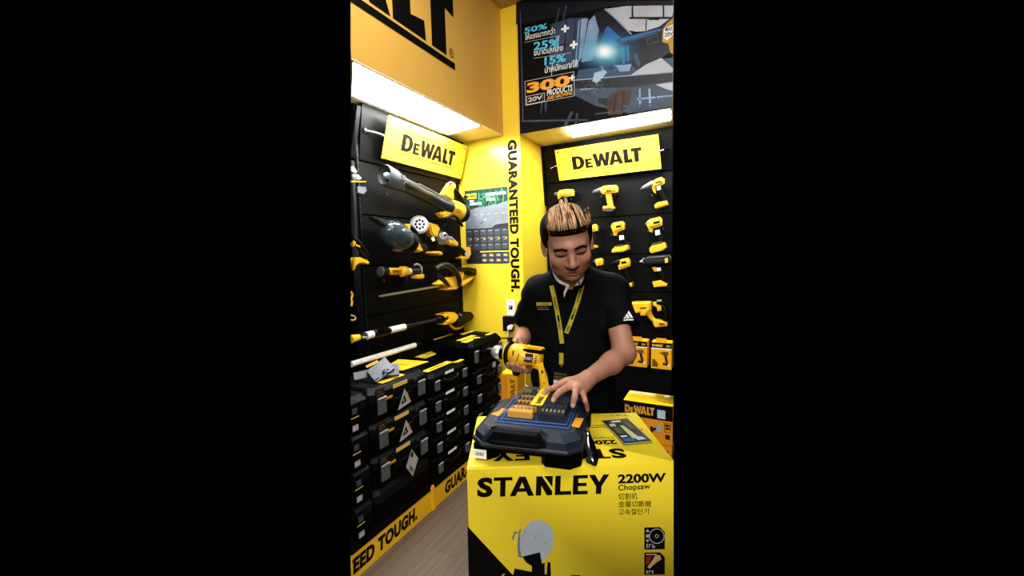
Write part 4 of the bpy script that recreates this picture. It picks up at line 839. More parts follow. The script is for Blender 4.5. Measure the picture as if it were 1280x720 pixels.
m = MB(); m.box((-1.373, 1.662, .060), (.012, .028, .120), .002); m.box((-1.375, 1.655, .128), (.014, .030, .016), .002); obj('corner_strip', m, PLNY, p1_)
plinth('yellow plinth with the start of the slogan, nearer the yellow column', 1.682, 2.485, .112, .160, 'GUARANTEED TOUGH.', 1.77, 2.56, .022, .094, -1.377)

# ================================================================== SOCKET ON THE COLUMN
YW = 2.489
def PC(px, py, off=.004): return on(px, py, 1, YW-off)
def zc_(pts, off): return [PC(620+x/12, 360+y/12, off) for x, y in pts]
t = thing('wall_socket', 'white socket plate on the yellow column below the slogan', 'socket', PC(638.7, 385, 0))
obj('plate', MB().prism(zc_([(160, 175), (280, 178), (288, 415), (165, 412)], .005), NB, .010, .002), WPLAS, t)
obj('outlet', MB().prism(zc_([(192, 264), (244, 266), (246, 322), (194, 320)], .0115), NB, .004, .0008), INK, t)
obj('switch_print', MB().prism(zc_([(195, 206), (240, 206), (240, 216), (195, 216)], .011), NB, .002), LGRY, t)
obj('contact_slot', MB().prism(zc_([(200, 290), (222, 275), (226, 282), (205, 300)], .014), NB, .001), WHITE, t)
t = thing('power_adapter', 'black box adapter with a white plug under the socket plate', 'adapter', PC(637, 405, 0))
obj('body', MB().prism(zc_([(122, 420), (318, 430), (300, 470), (250, 560), (250, 642), (130, 635)], .03), NB, .056, .004), BLK, t)
obj('plug', MB().prism(zc_([(170, 575), (205, 552), (262, 555), (240, 622), (172, 628)], .066), NB, .016, .004), WPLAS, t)
m = MB(); a = zc_([(178, 625)], .066)[0]; m.tube([a, a+V((0, 0, -.06)), a+V((.005, 0, -.16)), a+V((.06, -.02, -.30)), a+V((.16, -.02, -.38))], .0035, 6, smooth=5); obj('cord', m, WPLAS, t)
# ================================================================== BRIGHT YELLOW BOX AND WHAT LIES ON IT
BT = .800; RB = Matrix.Rotation(math.atan2(LAT.y, LAT.x), 3, 'Z')
l0, l1, d0, d1 = -.134, .4285, 1.053, 1.405
t = thing('chopsaw_carton', 'big bright yellow printed carton in front of the person, under a black tool case', 'carton', L((l0+l1)/2, (d0+d1)/2, .36))
bx = MB().box(L((l0+l1)/2, (d0+d1)/2, (BT+.36)/2), (l1-l0, d1-d0, BT-.36), .004, RB, seg=2); obj('box', bx, BOXY, t)
FP = L(0, d0-.0006, 0)
def fr_(px, py, k=0):
    p = onp(px, py, L(0, d0-.0006-.0004*k, 0), DEP); p.z = max(p.z, .366); return p
def ftext(mb, s, p0, p1, p2, bold=0, k=1, **kw):       # p0 lower left, p1 lower right, p2 upper left in photo pixels
    a, b, c = fr_(*p0, k), fr_(*p1, k), fr_(*p2, k); ux = b-a; uy = c-a; uy -= ux*(uy.dot(ux)/ux.length_squared); return mb.text(s, a, ux, uy, bold=bold, **kw)
# STANLEY-style heavy capitals with the notched N
def heavy(mb, P, s_w):
    """P(a,b): a in 0..1 over the whole word, b in 0..1 over the capital height"""
    X = [0, .118, .232, .385, .560, .690, .815, .985]
    def pl(pts, hs=()): mb.poly([P(*p) for p in pts], 0, [[P(*p) for p in h] for h in hs])
    vs, fs = text_mesh('S', .045); mb.add([P(.002+x*.118, -.015+y*1.03) for x, y in vs], fs)
    pl([(.126, 1), (.126, .83), (.176, .83), (.176, 0), (.216, 0), (.216, .83), (.266, .83), (.266, 1)])
    pl([(.250, 0), (.318, 1), (.366, 1), (.434, 0), (.390, 0), (.375, .22), (.309, .22), (.294, 0)], [[(.322, .40), (.342, .72), (.362, .40)]])
    pl([(.448, 0), (.448, 1), (.490, 1), (.555, .36), (.572, .20), (.572, 0), (.532, 0), (.488, .52), (.488, 0)]); pl([(.508, 1), (.572, 1), (.572, .42)])
    pl([(.592, 0), (.592, 1), (.633, 1), (.633, .19), (.716, .19), (.716, 0)])
    pl([(.728, 0), (.728, 1), (.838, 1), (.838, .83), (.768, .83), (.768, .60), (.830, .60), (.830, .43), (.768, .43), (.768, .18), (.842, .18), (.842, 0)])
    pl([(.846, 1), (.904, .40), (.904, 0), (.945, 0), (.945, .40), (1.0, 1), (.955, 1), (.926, .62), (.893, 1)]); return mb
a, b, c = fr_(596, 621.5, 1), fr_(760.5, 617, 1), fr_(596.5, 597.5, 1); ux = b-a; uy = c-a
m = heavy(MB(), lambda p, q: a+ux*p+uy*q, 1); obj('brand_lettering', m, INK, t, False)
m = MB(); ftext(m, '2200W', (772.5, 604.5), (832.5, 602.5), (772.5, 593), .035); obj('power_lettering', m, INK, t, False)
m = MB(); ftext(m, 'Chopsaw', (773, 615.3), (813, 613), (773, 606.2), .012); ftext(m, '切割机', (773, 624.8), (797, 624.2), (773, 616.5), 0); ftext(m, '金屬切斷機', (773, 634.2), (814, 633.4), (773, 626.2), 0); ftext(m, '고속절단기', (773, 643.8), (811, 642.8), (773, 636.2), 0); obj('small_lettering', m, INK, t, False)
def fpoly(name, m, *ps, k=1):
    q = MB()
    for p in ps: q.poly([fr_(x, y, k) for x, y in p])
    return obj(name, q, m, t, False)
def zf(pts): return [(580+x/4.74, 600+y/4.74) for x, y in pts]
fpoly('black_corner', INK, [(584.4, 658), (588, 800), (713, 800), (640, 718)])
# the saw pictured on the front
fpoly('saw_handle_print', mat('saw_handle_yellow', (226, 188, 60), .5), zf([(335, 270), (330, 215), (350, 192), (378, 200), (415, 240), (395, 246), (368, 222), (352, 224), (362, 270)]), k=2)
cc = zf([(432, 362)])[0]; ell = [(cc[0]+cos(a_)*21.5*1.0, cc[1]+sin(a_)*26+cos(a_)*-2) for a_ in [2*pi*k/36 for k in range(36)]]
fpoly('saw_cover_print', mat('saw_grey', (168, 176, 184), .5, var=.05, scale=10), ell, k=3)
fpoly('saw_side_print', mat('saw_slate', (116, 126, 138), .5), zf([(340, 285), (326, 300), (316, 380), (320, 455), (345, 460), (330, 400), (332, 330)]), zf([(290, 330), (300, 305), (318, 308), (318, 316), (303, 318), (296, 345), (290, 360), (284, 345)]), k=2)
fpoly('saw_base_print', INK, zf([(345, 455), (450, 428), (462, 498), (420, 506), (400, 508), (370, 490)]), zf([(402, 505), (402, 545), (300, 525), (292, 560), (280, 600), (250, 700), (520, 700), (512, 490), (495, 486), (490, 560), (478, 560), (480, 490), (455, 500)]), zf([(600, 580), (640, 565), (690, 565), (680, 590), (600, 600)]), k=4)
fpoly('saw_bolt_print', GRYP, *[[(580+(x+dx)/4.74, 600+(y+dy)/4.74) for dx, dy in ((-4, 0), (0, -4), (4, 0), (0, 4))] for x, y in ((365, 308), (459, 318), (425, 338), (484, 376))], k=5)
fpoly('saw_edge_print', LGRY, zf([(222, 569), (230, 556), (246, 554), (236, 566), (232, 580)]), zf([(478, 492), (486, 490), (482, 545), (478, 545)]), k=5)
# icons
for nm_, y0 in (('disc', 659), ('hand', 690.5)):
    q = MB(); q.poly([fr_(x, y, 1) for x, y in ((805.5, y0+.4), (825, y0), (831, y0+6), (831, y0+27.5), (805.5, y0+28))]); obj('%s_icon' % nm_, q, INK, t, False)
q = MB()
for k in range(24):
    a0, a1 = 2*pi*k/24, 2*pi*(k+1)/24
    for r0, r1 in ((8.6, 9.6), (1.6, 2.4)): q.poly([fr_(821+cos(a_)*r, 670.2+sin(a_)*r, 2) for a_, r in ((a0, r0), (a1, r0), (a1, r1), (a0, r1))])
obj('icon_ring', q, LGRY, t, False)
for p in ([(807, 665), (812, 665), (809.5, 661)], [(807, 674.5), (812, 674.5), (809.5, 678)], [(807.5, 668), (812, 668), (812, 672), (807.5, 672)], [(808, 680), (809.5, 679.5), (809.5, 685), (808, 685)], [(811, 680), (814, 679.8), (814, 681), (812, 681), (812, 685), (811, 685)], [(815.2, 680), (816.4, 680), (816.4, 685), (815.2, 685)], [(817, 682), (818.6, 682), (818.6, 685), (817, 685)],
          [(808, 713), (809.5, 713), (809.5, 717), (808, 717)], [(811, 713), (814, 713), (814, 714), (812, 714), (812, 717), (811, 717)], [(815, 713), (816.5, 713), (816.5, 717), (815, 717)], [(807.5, 692.5), (821, 692.3), (821, 693.6), (807.5, 693.8)]): obj('icon_mark', MB().poly([fr_(x, y, 2) for x, y in p]), LGRY, t, False)
fpoly('icon_hand_print', mat('icon_tan', (176, 150, 96), .5), [(809, 709), (815, 701), (819, 694), (825, 694), (827, 699), (822, 702), (817, 706), (812, 711)], k=2)
fpoly('icon_red_print', RED, [(807.5, 696), (815, 695), (811, 705), (807.5, 706)], k=2)
# printing on the top, upside down as seen
def tp(px, py, k=0): return on(px, py, 2, BT+.0006+.0003*k)
tl = lambda lat, dep: L(lat, dep, BT+.0007)
a = tl(.315, 1.085); ux = LAT*-.42; uy = DEP*-.0+DEP*.0
aT, bT = tp(779.5, 562), tp(779.5, 576); lat0 = aT.dot(LAT); 
m = heavy(MB(), lambda p, q: tl(lat0-.372*p, 1.140-.055*q), 1); obj('top_brand_lettering', m, INK, t, False)
m = MB(); m.text('2200W', tl(.300, 1.195), LAT*-.13, DEP*-.028, bold=.035); m.text('Chopsaw', tl(.300, 1.218), LAT*-.08, DEP*-.014); [m.poly([tl(a_, b_), tl(a_-c_, b_), tl(a_-c_, b_+.004), tl(a_, b_+.004)]) for a_, b_, c_ in ((.30, 1.285, .06), (.235, 1.285, .09), (.30, 1.298, .04), (.255, 1.298, .08), (.385, 1.378, .012), (.368, 1.378, .02), (.342, 1.378, .01))]
for x, y in ((.402, 1.262), (.383, 1.372)): m.poly([tl(x-.003, y-.003), tl(x+.003, y-.003), tl(x+.003, y+.003), tl(x-.003, y+.003)])
obj('top_lettering', m, INK, t, False)
m = MB(); m.box(L((l0+l1)/2, d0+.17, BT+.0003), (l1-l0-.004, .0025, .0006), 0, RB); obj('flap_seam', m, mat('seam_olive', (200, 180, 20), .5), t)
t2 = thing('support_carton', 'plain lower carton carrying the big bright yellow one', 'carton', L((l0+l1)/2, (d0+d1)/2, 0))
obj('box', MB().box(L((l0+l1)/2, (d0+d1)/2, .18), (l1-l0-.012, d1-d0-.012, .36), .004, RB), BOXY, t2)

# ---- black tool case lying on the box
CA = -radians(16); Ra = Matrix.Rotation(math.atan2(LAT.y, LAT.x)+CA, 3, 'Z'); ca, cb = Ra @ V((1, 0, 0)), Ra @ V((0, 1, 0))
CC = L(.058, 1.190, BT+.0015); CW, CDp, CHt = .305, .288, .086
f3 = lambda x, y, z: CC+ca*x+cb*y+UP*z
t = thing('tool_case', 'black tool case lying flat on the bright yellow box, under the blister set', 'tool case', CC)
def oct_(w, d, cf, z, cb_=None): 
    x, y = w/2, d/2; k = cb_ if cb_ is not None else cf; return [f3(-x+cf, -y, z), f3(x-cf, -y, z), f3(x, -y+cf, z), f3(x, y-k, z), f3(x-k, y, z), f3(-x+k, y, z), f3(-x, y-k, z), f3(-x, -y+cf, z)]
def shell(mb, rings):
    n = 8; vs = [p for r in rings for p in r]; k_ = len(rings)
    mb.add(vs, [tuple(range(n-1, -1, -1)), tuple(range((k_-1)*n, k_*n))]+[(i*n+j, i*n+(j+1) % n, (i+1)*n+(j+1) % n, (i+1)*n+j) for i in range(k_-1) for j in range(n)]); return mb
bt_ = MB()
shell(bt_, [oct_(CW*.90, CDp*.86, .03, .030), oct_(CW*.97, CDp*.96, .034, .036), oct_(CW, CDp, .034, .044)])
for x0, x1 in ((-.150, -.078), (.045, .150)):
    pts = [f3(x0, -.120, 0), f3(x0+.012, -.136, 0), f3(x1-.026, -.136, 0), f3(x1, -.110, 0), f3(x1, .12, 0), f3(x0, .12, 0)]; bt_.prism(pts, UP, .040, .003, center=False)
bt_.prism([f3(-.09, -.105, .012), f3(.06, -.105, .012), f3(.06, .12, .012), f3(-.09, .12, .012)], UP, .03, center=False)
obj('bottom_shell', bt_, CASE, t, False)
rim = MB(); shell(rim, [oct_(CW+.006, CDp+.006, .036, .044), oct_(CW+.008, CDp+.008, .037, .050), oct_(CW+.002, CDp+.002, .035, .055)]); obj('rim', rim, mat('case_rim', (44, 48, 56), .45, var=.1), t, False)
# lid with a notch for the handle along the front edge
x, y, cf = CW/2, CDp/2, .036; nx0, nx1 = -.088, .042
def lidring(z, s, nd):
    X, Y = x-s, y-s; return [f3(-X+cf, -Y, z), f3(nx0-.022, -Y, z), f3(nx0+.004, -Y+nd, z), f3(nx1-.004, -Y+nd, z), f3(nx1+.022, -Y, z), f3(X-cf, -Y, z), f3(X, -Y+cf, z), f3(X, Y-.02, z), f3(X-.02, Y, z), f3(-X+.02, Y, z), f3(-X, Y-.02, z), f3(-X, -Y+cf, z)]
lid = MB(); rs = [lidring(.055, .002, .030), lidring(.072, .004, .030), lidring(CHt, .022, .022)]; n = 12
vs = [p for r in rs for p in r]
for i in range(2): lid.add(vs, [(i*n+j, i*n+(j+1) % n, (i+1)*n+(j+1) % n, (i+1)*n+j) for j in range(n)])
lid.poly(rs[2]); bmesh.ops.remove_doubles(lid.bm, verts=lid.bm.verts[:], dist=1e-5); bmesh.ops.recalc_face_normals(lid.bm, faces=lid.bm.faces[:])
obj('lid', lid, CASEB, t, False)
m = MB(); m.prism([f3(nx0-.020, -y+.016, .054), f3(nx1+.020, -y+.016, .054), f3(nx1-.004, -y+.016, .0855), f3(nx0+.004, -y+.016, .0855)], -cb, .028, .002); obj('handle_recess', m, BLKM, t)
m = MB(); m.tube([f3(nx0-.004, -y+.004, .058), f3(nx0+.02, -y-.006, .062), f3(nx1-.02, -y-.006, .062), f3(nx1+.004, -y+.004, .058)], .007, 8, smooth=3); obj('handle', m, BLKM, t)
m = MB(); m.prism([f3(-.148, -.1375, .004), f3(-.106, -.1375, .004), f3(-.106, -.1375, .030), f3(-.148, -.1375, .030)], -cb, .001); st = obj('bar_code_sticker', m, WHITE, t, False)
m = MB()
for k in range(9): xx = -.138+k*.0027; m.poly([f3(xx, -.1382, .012), f3(xx+.001+.0006*(k % 3), -.1382, .012), f3(xx+.001+.0006*(k % 3), -.1382, .022), f3(xx, -.1382, .022)])
obj('bar_lines', m, GRYP, t, False)
for s, y_ in ((1, .02), (-1, .02)):
    m = MB(); m.box(f3(s*(x+.004), y_+.045, .058), (.006, .04, .034), .002, Ra); obj('hinge_plate', m, BLK, t)
m = MB(); m.tube([f3(x+.002, -.045, .066), f3(x+.012, -.058, .046), f3(x+.026, -.078, .018), f3(x+.022, -.098, .006)], [.006, .007, .008, .007], 6, flat=2.2); obj('open_latch', m, BLK, t)
m = MB(); m.tube([f3(x+.004, -.028, .072), f3(x+.009, -.050, .066), f3(x+.013, -.072, .044), f3(x+.024, -.092, .016), f3(x+.030, -.100, .008)], .0022, 6, smooth=4); m.tube([f3(x+.004, -.028, .072), f3(x+.010, -.020, .058), f3(x+.014, -.036, .040)], .002, 6, smooth=4); obj('latch_wire', m, CHROME, t)
for k, pts in enumerate(([(-.130, -.025), (-.098, -.04), (-.090, .02), (-.110, .025), (-.112, .0)], [(.118, -.06), (.140, -.066), (.146, .0), (.122, .0)])):
    m = MB(); m.prism([f3(a_, b_, CHt+.0008) for a_, b_ in pts], UP, .0012); obj('lid_label', m, mat('case_label_amber', (226, 158, 30), .5), t, False)
    if k == 1: m = MB(); m.prism([f3(.118, -.05, CHt+.0016), f3(.142, -.056, CHt+.0016), f3(.143, -.046, CHt+.0016), f3(.119, -.040, CHt+.0016)], UP, .0006); obj('label_line', m, ORNG, t, False)

# ---- blister set of driver bits
PA = -radians(17); Rp = Matrix.Rotation(math.atan2(LAT.y, LAT.x)+PA, 3, 'Z'); pa, pb_ = Rp @ V((1, 0, 0)), Rp @ V((0, 1, 0))
PC0 = L(.078, 1.226, BT+CHt+.0035); PWd, PDp = .212, .240
g3 = lambda x, y, z: PC0+pa*x+pb_*y+UP*z
t = thing('bit_set', 'clear blister pack of driver bits in tan and black trays under the hand', 'blister pack', PC0)
m = MB(); m.prism([g3(-PWd/2, -PDp/2, 0), g3(PWd/2, -PDp/2, 0), g3(PWd/2, PDp/2, 0), g3(-PWd/2, PDp/2, 0)], UP, .0015); obj('backing_sheet', m, CLEARE, t)
m = MB(); m.tube([g3(-PWd/2, -PDp/2, .001), g3(PWd/2, -PDp/2, .001), g3(PWd/2, PDp/2, .001), g3(-PWd/2, PDp/2, .001), g3(-PWd/2, -PDp/2, .001)], .0022, 6)
m.tube([g3(-.092, -.100, .002), g3(.098, -.100, .002), g3(.098, .104, .002), g3(-.092, .104, .002), g3(-.092, -.1, .002)], .002, 6); obj('blister_edge', m, CLEARB, t)
m = MB()
for x0, x1 in ((-.09, .003), (.006, .097)):
    for (z0, z1, s) in ((.001, .034, .006),):
        r0 = [g3(x0, -.1, z0), g3(x1, -.1, z0), g3(x1, .104, z0), g3(x0, .104, z0)]; r1 = [g3(x0+s, -.1+s, z1), g3(x1-s, -.1+s, z1), g3(x1-s, .104-s, z1), g3(x0+s, .104-s, z1)]
        m.add(r0+r1, [(4, 5, 6, 7)]+[(j, (j+1) % 4, 4+(j+1) % 4, 4+j) for j in range(4)])
obj('blister_bubble', m, CLEAR, t, False)
TAN = mat('bit_tray_tan', (214, 158, 52), .5)
for x0, x1, y0, mt, nm_ in ((-.080, -.004, -.085, TAN, 'tan_tray'), (.012, .088, -.088, BLK, 'black_tray')):
    m = MB(); m.box(g3((x0+x1)/2, y0+.012, .011), (x1-x0, .024, .020), .002, Rp)
    for r in range(1, 4): m.box(g3((x0+x1)/2, y0+.012+r*.045, .008), (x1-x0, .016, .014), .0015, Rp)
    tr = obj(nm_, m, mt, t)
    for r in range(4):
        for k in range(6):
            xx = x0+.008+k*(x1-x0-.016)/5; yy = y0+.024+r*.043
            m = MB(); m.lathe(g3(xx, yy, .019), g3(xx, yy+.021, .020), [(0, .0036), (.6, .0036), (.62, .0022), (1, .0016)], 6); obj('driver_bit', m, mat('bit_brass', (206, 190, 130), .3, .5) if r == 0 else mat('bit_dark', (60, 44, 34), .35, .4), t)
m = MB(); m.prism([g3(-.016, -.062, .0362), g3(.020, -.062, .0362), g3(.020, .086, .0362), g3(-.016, .086, .0362)], UP, .001); lb_ = obj('yellow_label', m, YEL2, t, False)
m = MB(); logo(m, g3(.012, -.05, .0370), pb_*.060, -pa*.016, False); [m.poly([g3(.010-a_, .040, .037), g3(.010-a_, .062, .037), g3(.007-a_, .062, .037), g3(.007-a_, .040, .037)]) for a_ in (0, .005, .010)]; obj('lettering', m, INK, t, False)
m = MB(); m.prism([g3(-.075, .092, .0362), g3(-.02, .092, .0362), g3(-.02, .118, .02), g3(-.075, .118, .02)], UP, .001); obj('back_card', m, mat('card_lilac', (150, 150, 176), .4), t)
m = MB(); m.poly([g3(-.058, .096, .0372), g3(-.036, .096, .0372), g3(-.032, .110, .028), g3(-.052, .110, .028)]); obj('card_print', m, INK, t, False)

# ---- small blister pack on the box
A3_ = radians(8); Rq = Matrix.Rotation(math.atan2(LAT.y, LAT.x)+A3_, 3, 'Z'); qa, qb = Rq @ V((1, 0, 0)), Rq @ V((0, 1, 0)); QC = L(.344, 1.247, BT+.002)
h3 = lambda x, y, z: QC+qa*x+qb*y+UP*z
t = thing('blister_pack', 'small dark carded blister pack lying alone on the bright yellow box', 'blister pack', QC)
sh = lambda a_, b_, z: h3(a_*.044+b_*-.004*0, b_*.083, z)
m = MB(); m.prism([h3(-.036, -.083, .003), h3(.046, -.083, .003), h3(.044, .083, .003), h3(-.042, .083, .003)], UP, .004, .001); obj('card', m, mat('card_charcoal', (26, 32, 32), .35), t)
m = MB()
for p in ([(-.02, .062), (.012, .060), (.014, .072), (-.018, .072)],): m.poly([h3(a_, b_, .0056) for a_, b_ in p])
m.poly([h3(a_, b_, .0056) for a_, b_ in ((-.032, -.046), (-.012, -.046), (-.012, -.038), (-.032, -.038))]); obj('white_print', m, WHITE, t, False)
m = MB(); m.poly([h3(a_, b_, .0058) for a_, b_ in ((-.004, .03), (.008, .034), (.020, -.06), (-.002, -.062))]); m.poly([h3(a_, b_, .0058) for a_, b_ in ((-.034, .05), (-.014, .052), (-.016, .03), (-.036, .03))]); obj('pale_tool_print', m, mat('pale_lime', (190, 196, 140), .45), t, False)
m = MB(); m.poly([h3(a_, b_, .0058) for a_, b_ in ((-.034, -.078), (.0, -.078), (.0, -.055), (-.034, -.055))]); obj('blue_patch', m, BLUE, t, False)
m = MB(); m.poly([h3(a_, b_, .0058) for a_, b_ in ((-.032, -.02), (-.014, -.02), (-.012, .018), (-.030, .018))]); m.poly([h3(a_, b_, .0058) for a_, b_ in ((.022, .0), (.036, .002), (.034, .05), (.018, .048))]); obj('green_patch', m, mat('print_olive', (84, 96, 60), .5, var=.5, scale=200), t, False)
m = MB(); m.poly([h3(a_, b_, .0060) for a_, b_ in ((.004, -.05), (.03, -.055), (.036, -.072), (.008, -.074))]); obj('shine_patch', m, PALEB, t, False)
m = MB(); m.prism([h3(-.034, -.08, .009), h3(.043, -.08, .009), h3(.040, .06, .009), h3(-.038, .06, .009)], UP, .008, .003); obj('blister', m, CLEAR, t)
m = MB(); m.tube([h3(-.038, -.085, .003), h3(.047, -.085, .003), h3(.045, .084, .003), h3(-.044, .084, .003), h3(-.038, -.085, .003)], .002, 6); obj('blister_edge', m, mat('clear_edge_grey', (150, 150, 120), .2), t)

# ================================================================== DRILL HELD IN THE HAND
DA, DB = dp(609, 438.5, 1.435), dp(677.5, 447.5, 1.345); dv = DB-DA; du = dv.normalized(); dn = (UP-du*UP.dot(du)).normalized(); ds = du.cross(dn)
q = lambda u: DA+dv*u
t = thing('hammer_drill', 'yellow corded hammer drill with a chrome chuck held in the right hand of the person', 'drill', q(.6))
m = MB(); m.lathe(q(.10), q(.28), [(0, .012), (.1, .018), (.35, .021), (.4, .024), (.9, .024), (1, .020)], 20); obj('chuck', m, mat('chuck_steel', (205, 206, 208), .3, .6), t)
m = MB(); m.lathe(q(-.02), q(.12), [(0, .008), (.3, .012), (1, .014)], 12); obj('chuck_jaw', m, BLK, t); m = MB(); m.lathe(q(.27), q(.42), [(0, .022), (.5, .025), (1, .028)], 18); obj('chuck_sleeve', m, BLK, t)
m = MB(); m.lathe(q(.40), q(.455), [(0, .040), (.3, .045), (.8, .045), (1, .038)], 20); m.tube([q(.43)+dn*.030, q(.42)+dn*.042-ds*.004, q(.40)+dn*.052-ds*.01], [.010, .008, .009], 10); m.tube([q(.42)-dn*.03-ds*.02, q(.40)-dn*.06-ds*.05, q(.38)-dn*.09-ds*.08], [.014, .014, .016], 10); obj('side_handle', m, BLK, t)
m = MB(); m.lathe(q(.365), q(.40), [(0, .026), (.2, .0355), (1, .0355)], 20); obj('depth_ring', m, mat('pale_yellow_ring', (236, 214, 90), .4), t)
m = MB(); m.lathe(q(.45), q(.78), [(0, .030), (.12, .037), (.55, .040), (.8, .036), (1, .031)], 24); m.lathe(q(.74), q(1.0), [(0, .030), (.7, .030), (.92, .026), (1, .018)], 22)
# label faces the camera
tow = (EYE-q(.85)); tow = (tow-du*tow.dot(du)).normalized(); tup = du.cross(tow)
if tup.z < 0: tup = -tup
m.prism([q(.62)+tup*.022, q(.98)+tup*.024, q(1.02)+tup*.031, q(.98)+tup*.037, q(.62)+tup*.038], tow, .040, .008)
obj('motor_housing', m, YEL, t)
m = MB(); m.prism([q(.70)+tup*.012, q(1.0)+tup*.012, q(1.0)+tup*.0235, q(.70)+tup*.0235], tow, .062, .003); obj('side_stripe', m, BLK, t)
lab_f = lambda u, h_, k=0: q(u)+tow*(.0305+.0006*k)+tup*h_
m = MB(); m.prism([lab_f(.755, -.020), lab_f(.90, -.020), lab_f(.90, .008), lab_f(.755, .008)], tow, .002, .0005); lp = obj('label_plate', m, BROWN, t)
m = MB(); word(m, lab_f(.765, -.012, 3), dv*.125, tup*.010); obj('lettering', m, LGRY, t, False)
m = MB(); m.prism([q(.56)+tow*.0385+tup*-.004, q(.58)+tow*.0385-tup*.004, q(.58)+tow*.0385+tup*.012, q(.56)+tow*.0385+tup*.012], tow, .003); m.tube([q(.64)+tow*.036-tup*.022, q(.665)+tow*.0385-tup*.006, q(.67)+tow*.038+tup*.004], .0015, 6); obj('housing_mark', m, INK, t)
m = MB()
for k in range(4): m.tube([lab_f(.93, -.018+k*.007), lab_f(.965, -.018+k*.007)-tow*.003], .0015, 5)
obj('vent_slot', m, INK, t)
gp = [dp(672.5, 458.5, 1.34), dp(679, 456, 1.345), dp(683.5, 468, 1.35), dp(685.5, 480, 1.35), dp(690.5, 488.5, 1.35), dp(671.5, 488.5, 1.35), dp(675, 482, 1.35), dp(673.5, 470, 1.35)]
m = MB(); m.prism(gp, -DEP, .030, .007, seg=2); m.tube([dp(668, 454, 1.34), dp(676, 458, 1.345)], .016, 10); obj('pistol_grip', m, YEL, t)
m = MB(); m.prism([dp(667, 460, 1.35), dp(672.5, 459, 1.35), dp(674, 486, 1.36), dp(667, 485, 1.36)], -DEP, .016, .004); obj('grip_side_shadow', m, BLKM, t)  # matte black block stands in for the shadow along the trigger side
m = MB(); m.lathe(dp(677.8, 464.8, 1.334), dp(677.8, 464.8, 1.325), [(0, .005), (1, .0045)], 12, flat=.7); m.ball(dp(680, 479, 1.334), .0022); obj('lock_button', m, INK, t)
# black cable from the wall to the cases, passing behind the drill
t = thing('power_cable', 'thin black cable stretched level behind the held drill', 'cable', dp(626, 424, 2.2))
m = MB(); m.tube([dp(586, 424.5, 2.63), dp(600, 423.5, 2.5), dp(640, 422.6, 2.3), dp(664, 422.5, 1.80)], .0042, 6); obj('cord', m, BLK, t)
# ================================================================== PERSON
def surface_nets(F, o, h):
    S = F < 0; nx, ny, nz = F.shape
    c = np.zeros((nx-1, ny-1, nz-1), np.int8)
    for i in (0, 1):
        for j in (0, 1):
            for k in (0, 1): c += S[i:nx-1+i, j:ny-1+j, k:nz-1+k]
    cells = np.argwhere((c > 0) & (c < 8)); idx = -np.ones(c.shape, np.int64); idx[tuple(cells.T)] = np.arange(len(cells))
    acc = np.zeros((len(cells), 3)); cnt = np.zeros(len(cells))
    cor = [(i, j, k) for i in (0, 1) for j in (0, 1) for k in (0, 1)]
    val = {q: F[cells[:, 0]+q[0], cells[:, 1]+q[1], cells[:, 2]+q[2]] for q in cor}
    for a in cor:
        for ax in range(3):
            if a[ax]: continue
            b = list(a); b[ax] = 1; b = tuple(b); fa, fb = val[a], val[b]; m = (fa < 0) != (fb < 0)
            t = np.where(m, fa/np.where(m, fa-fb, 1), 0); p = np.tile(np.array(a, float), (len(cells), 1)); p[:, ax] += t
            acc[m] += p[m]; cnt[m] += 1
    vs = (cells+acc/cnt[:, None])*h+np.array(o); fs = []
    for ax in range(3):
        sl0 = [slice(None)]*3; sl1 = [slice(None)]*3; sl0[ax] = slice(0, -1); sl1[ax] = slice(1, None)
        A, B = S[tuple(sl0)], S[tuple(sl1)]; e = np.argwhere(A != B); u, v = (ax+1) % 3, (ax+2) % 3
        e = e[(e[:, u] > 0) & (e[:, v] > 0) & (e[:, u] < F.shape[u]-1) & (e[:, v] < F.shape[v]-1)]
        def g(du, dv):
            q = e.copy(); q[:, u] -= du; q[:, v] -= dv; return idx[tuple(q.T)]
        quad = np.stack([g(1, 1), g(0, 1), g(0, 0), g(1, 0)], 1); ins = A[tuple(e.T)]
        fs.append(np.where(ins[:, None], quad, quad[:, ::-1]))
    return vs, np.concatenate(fs)
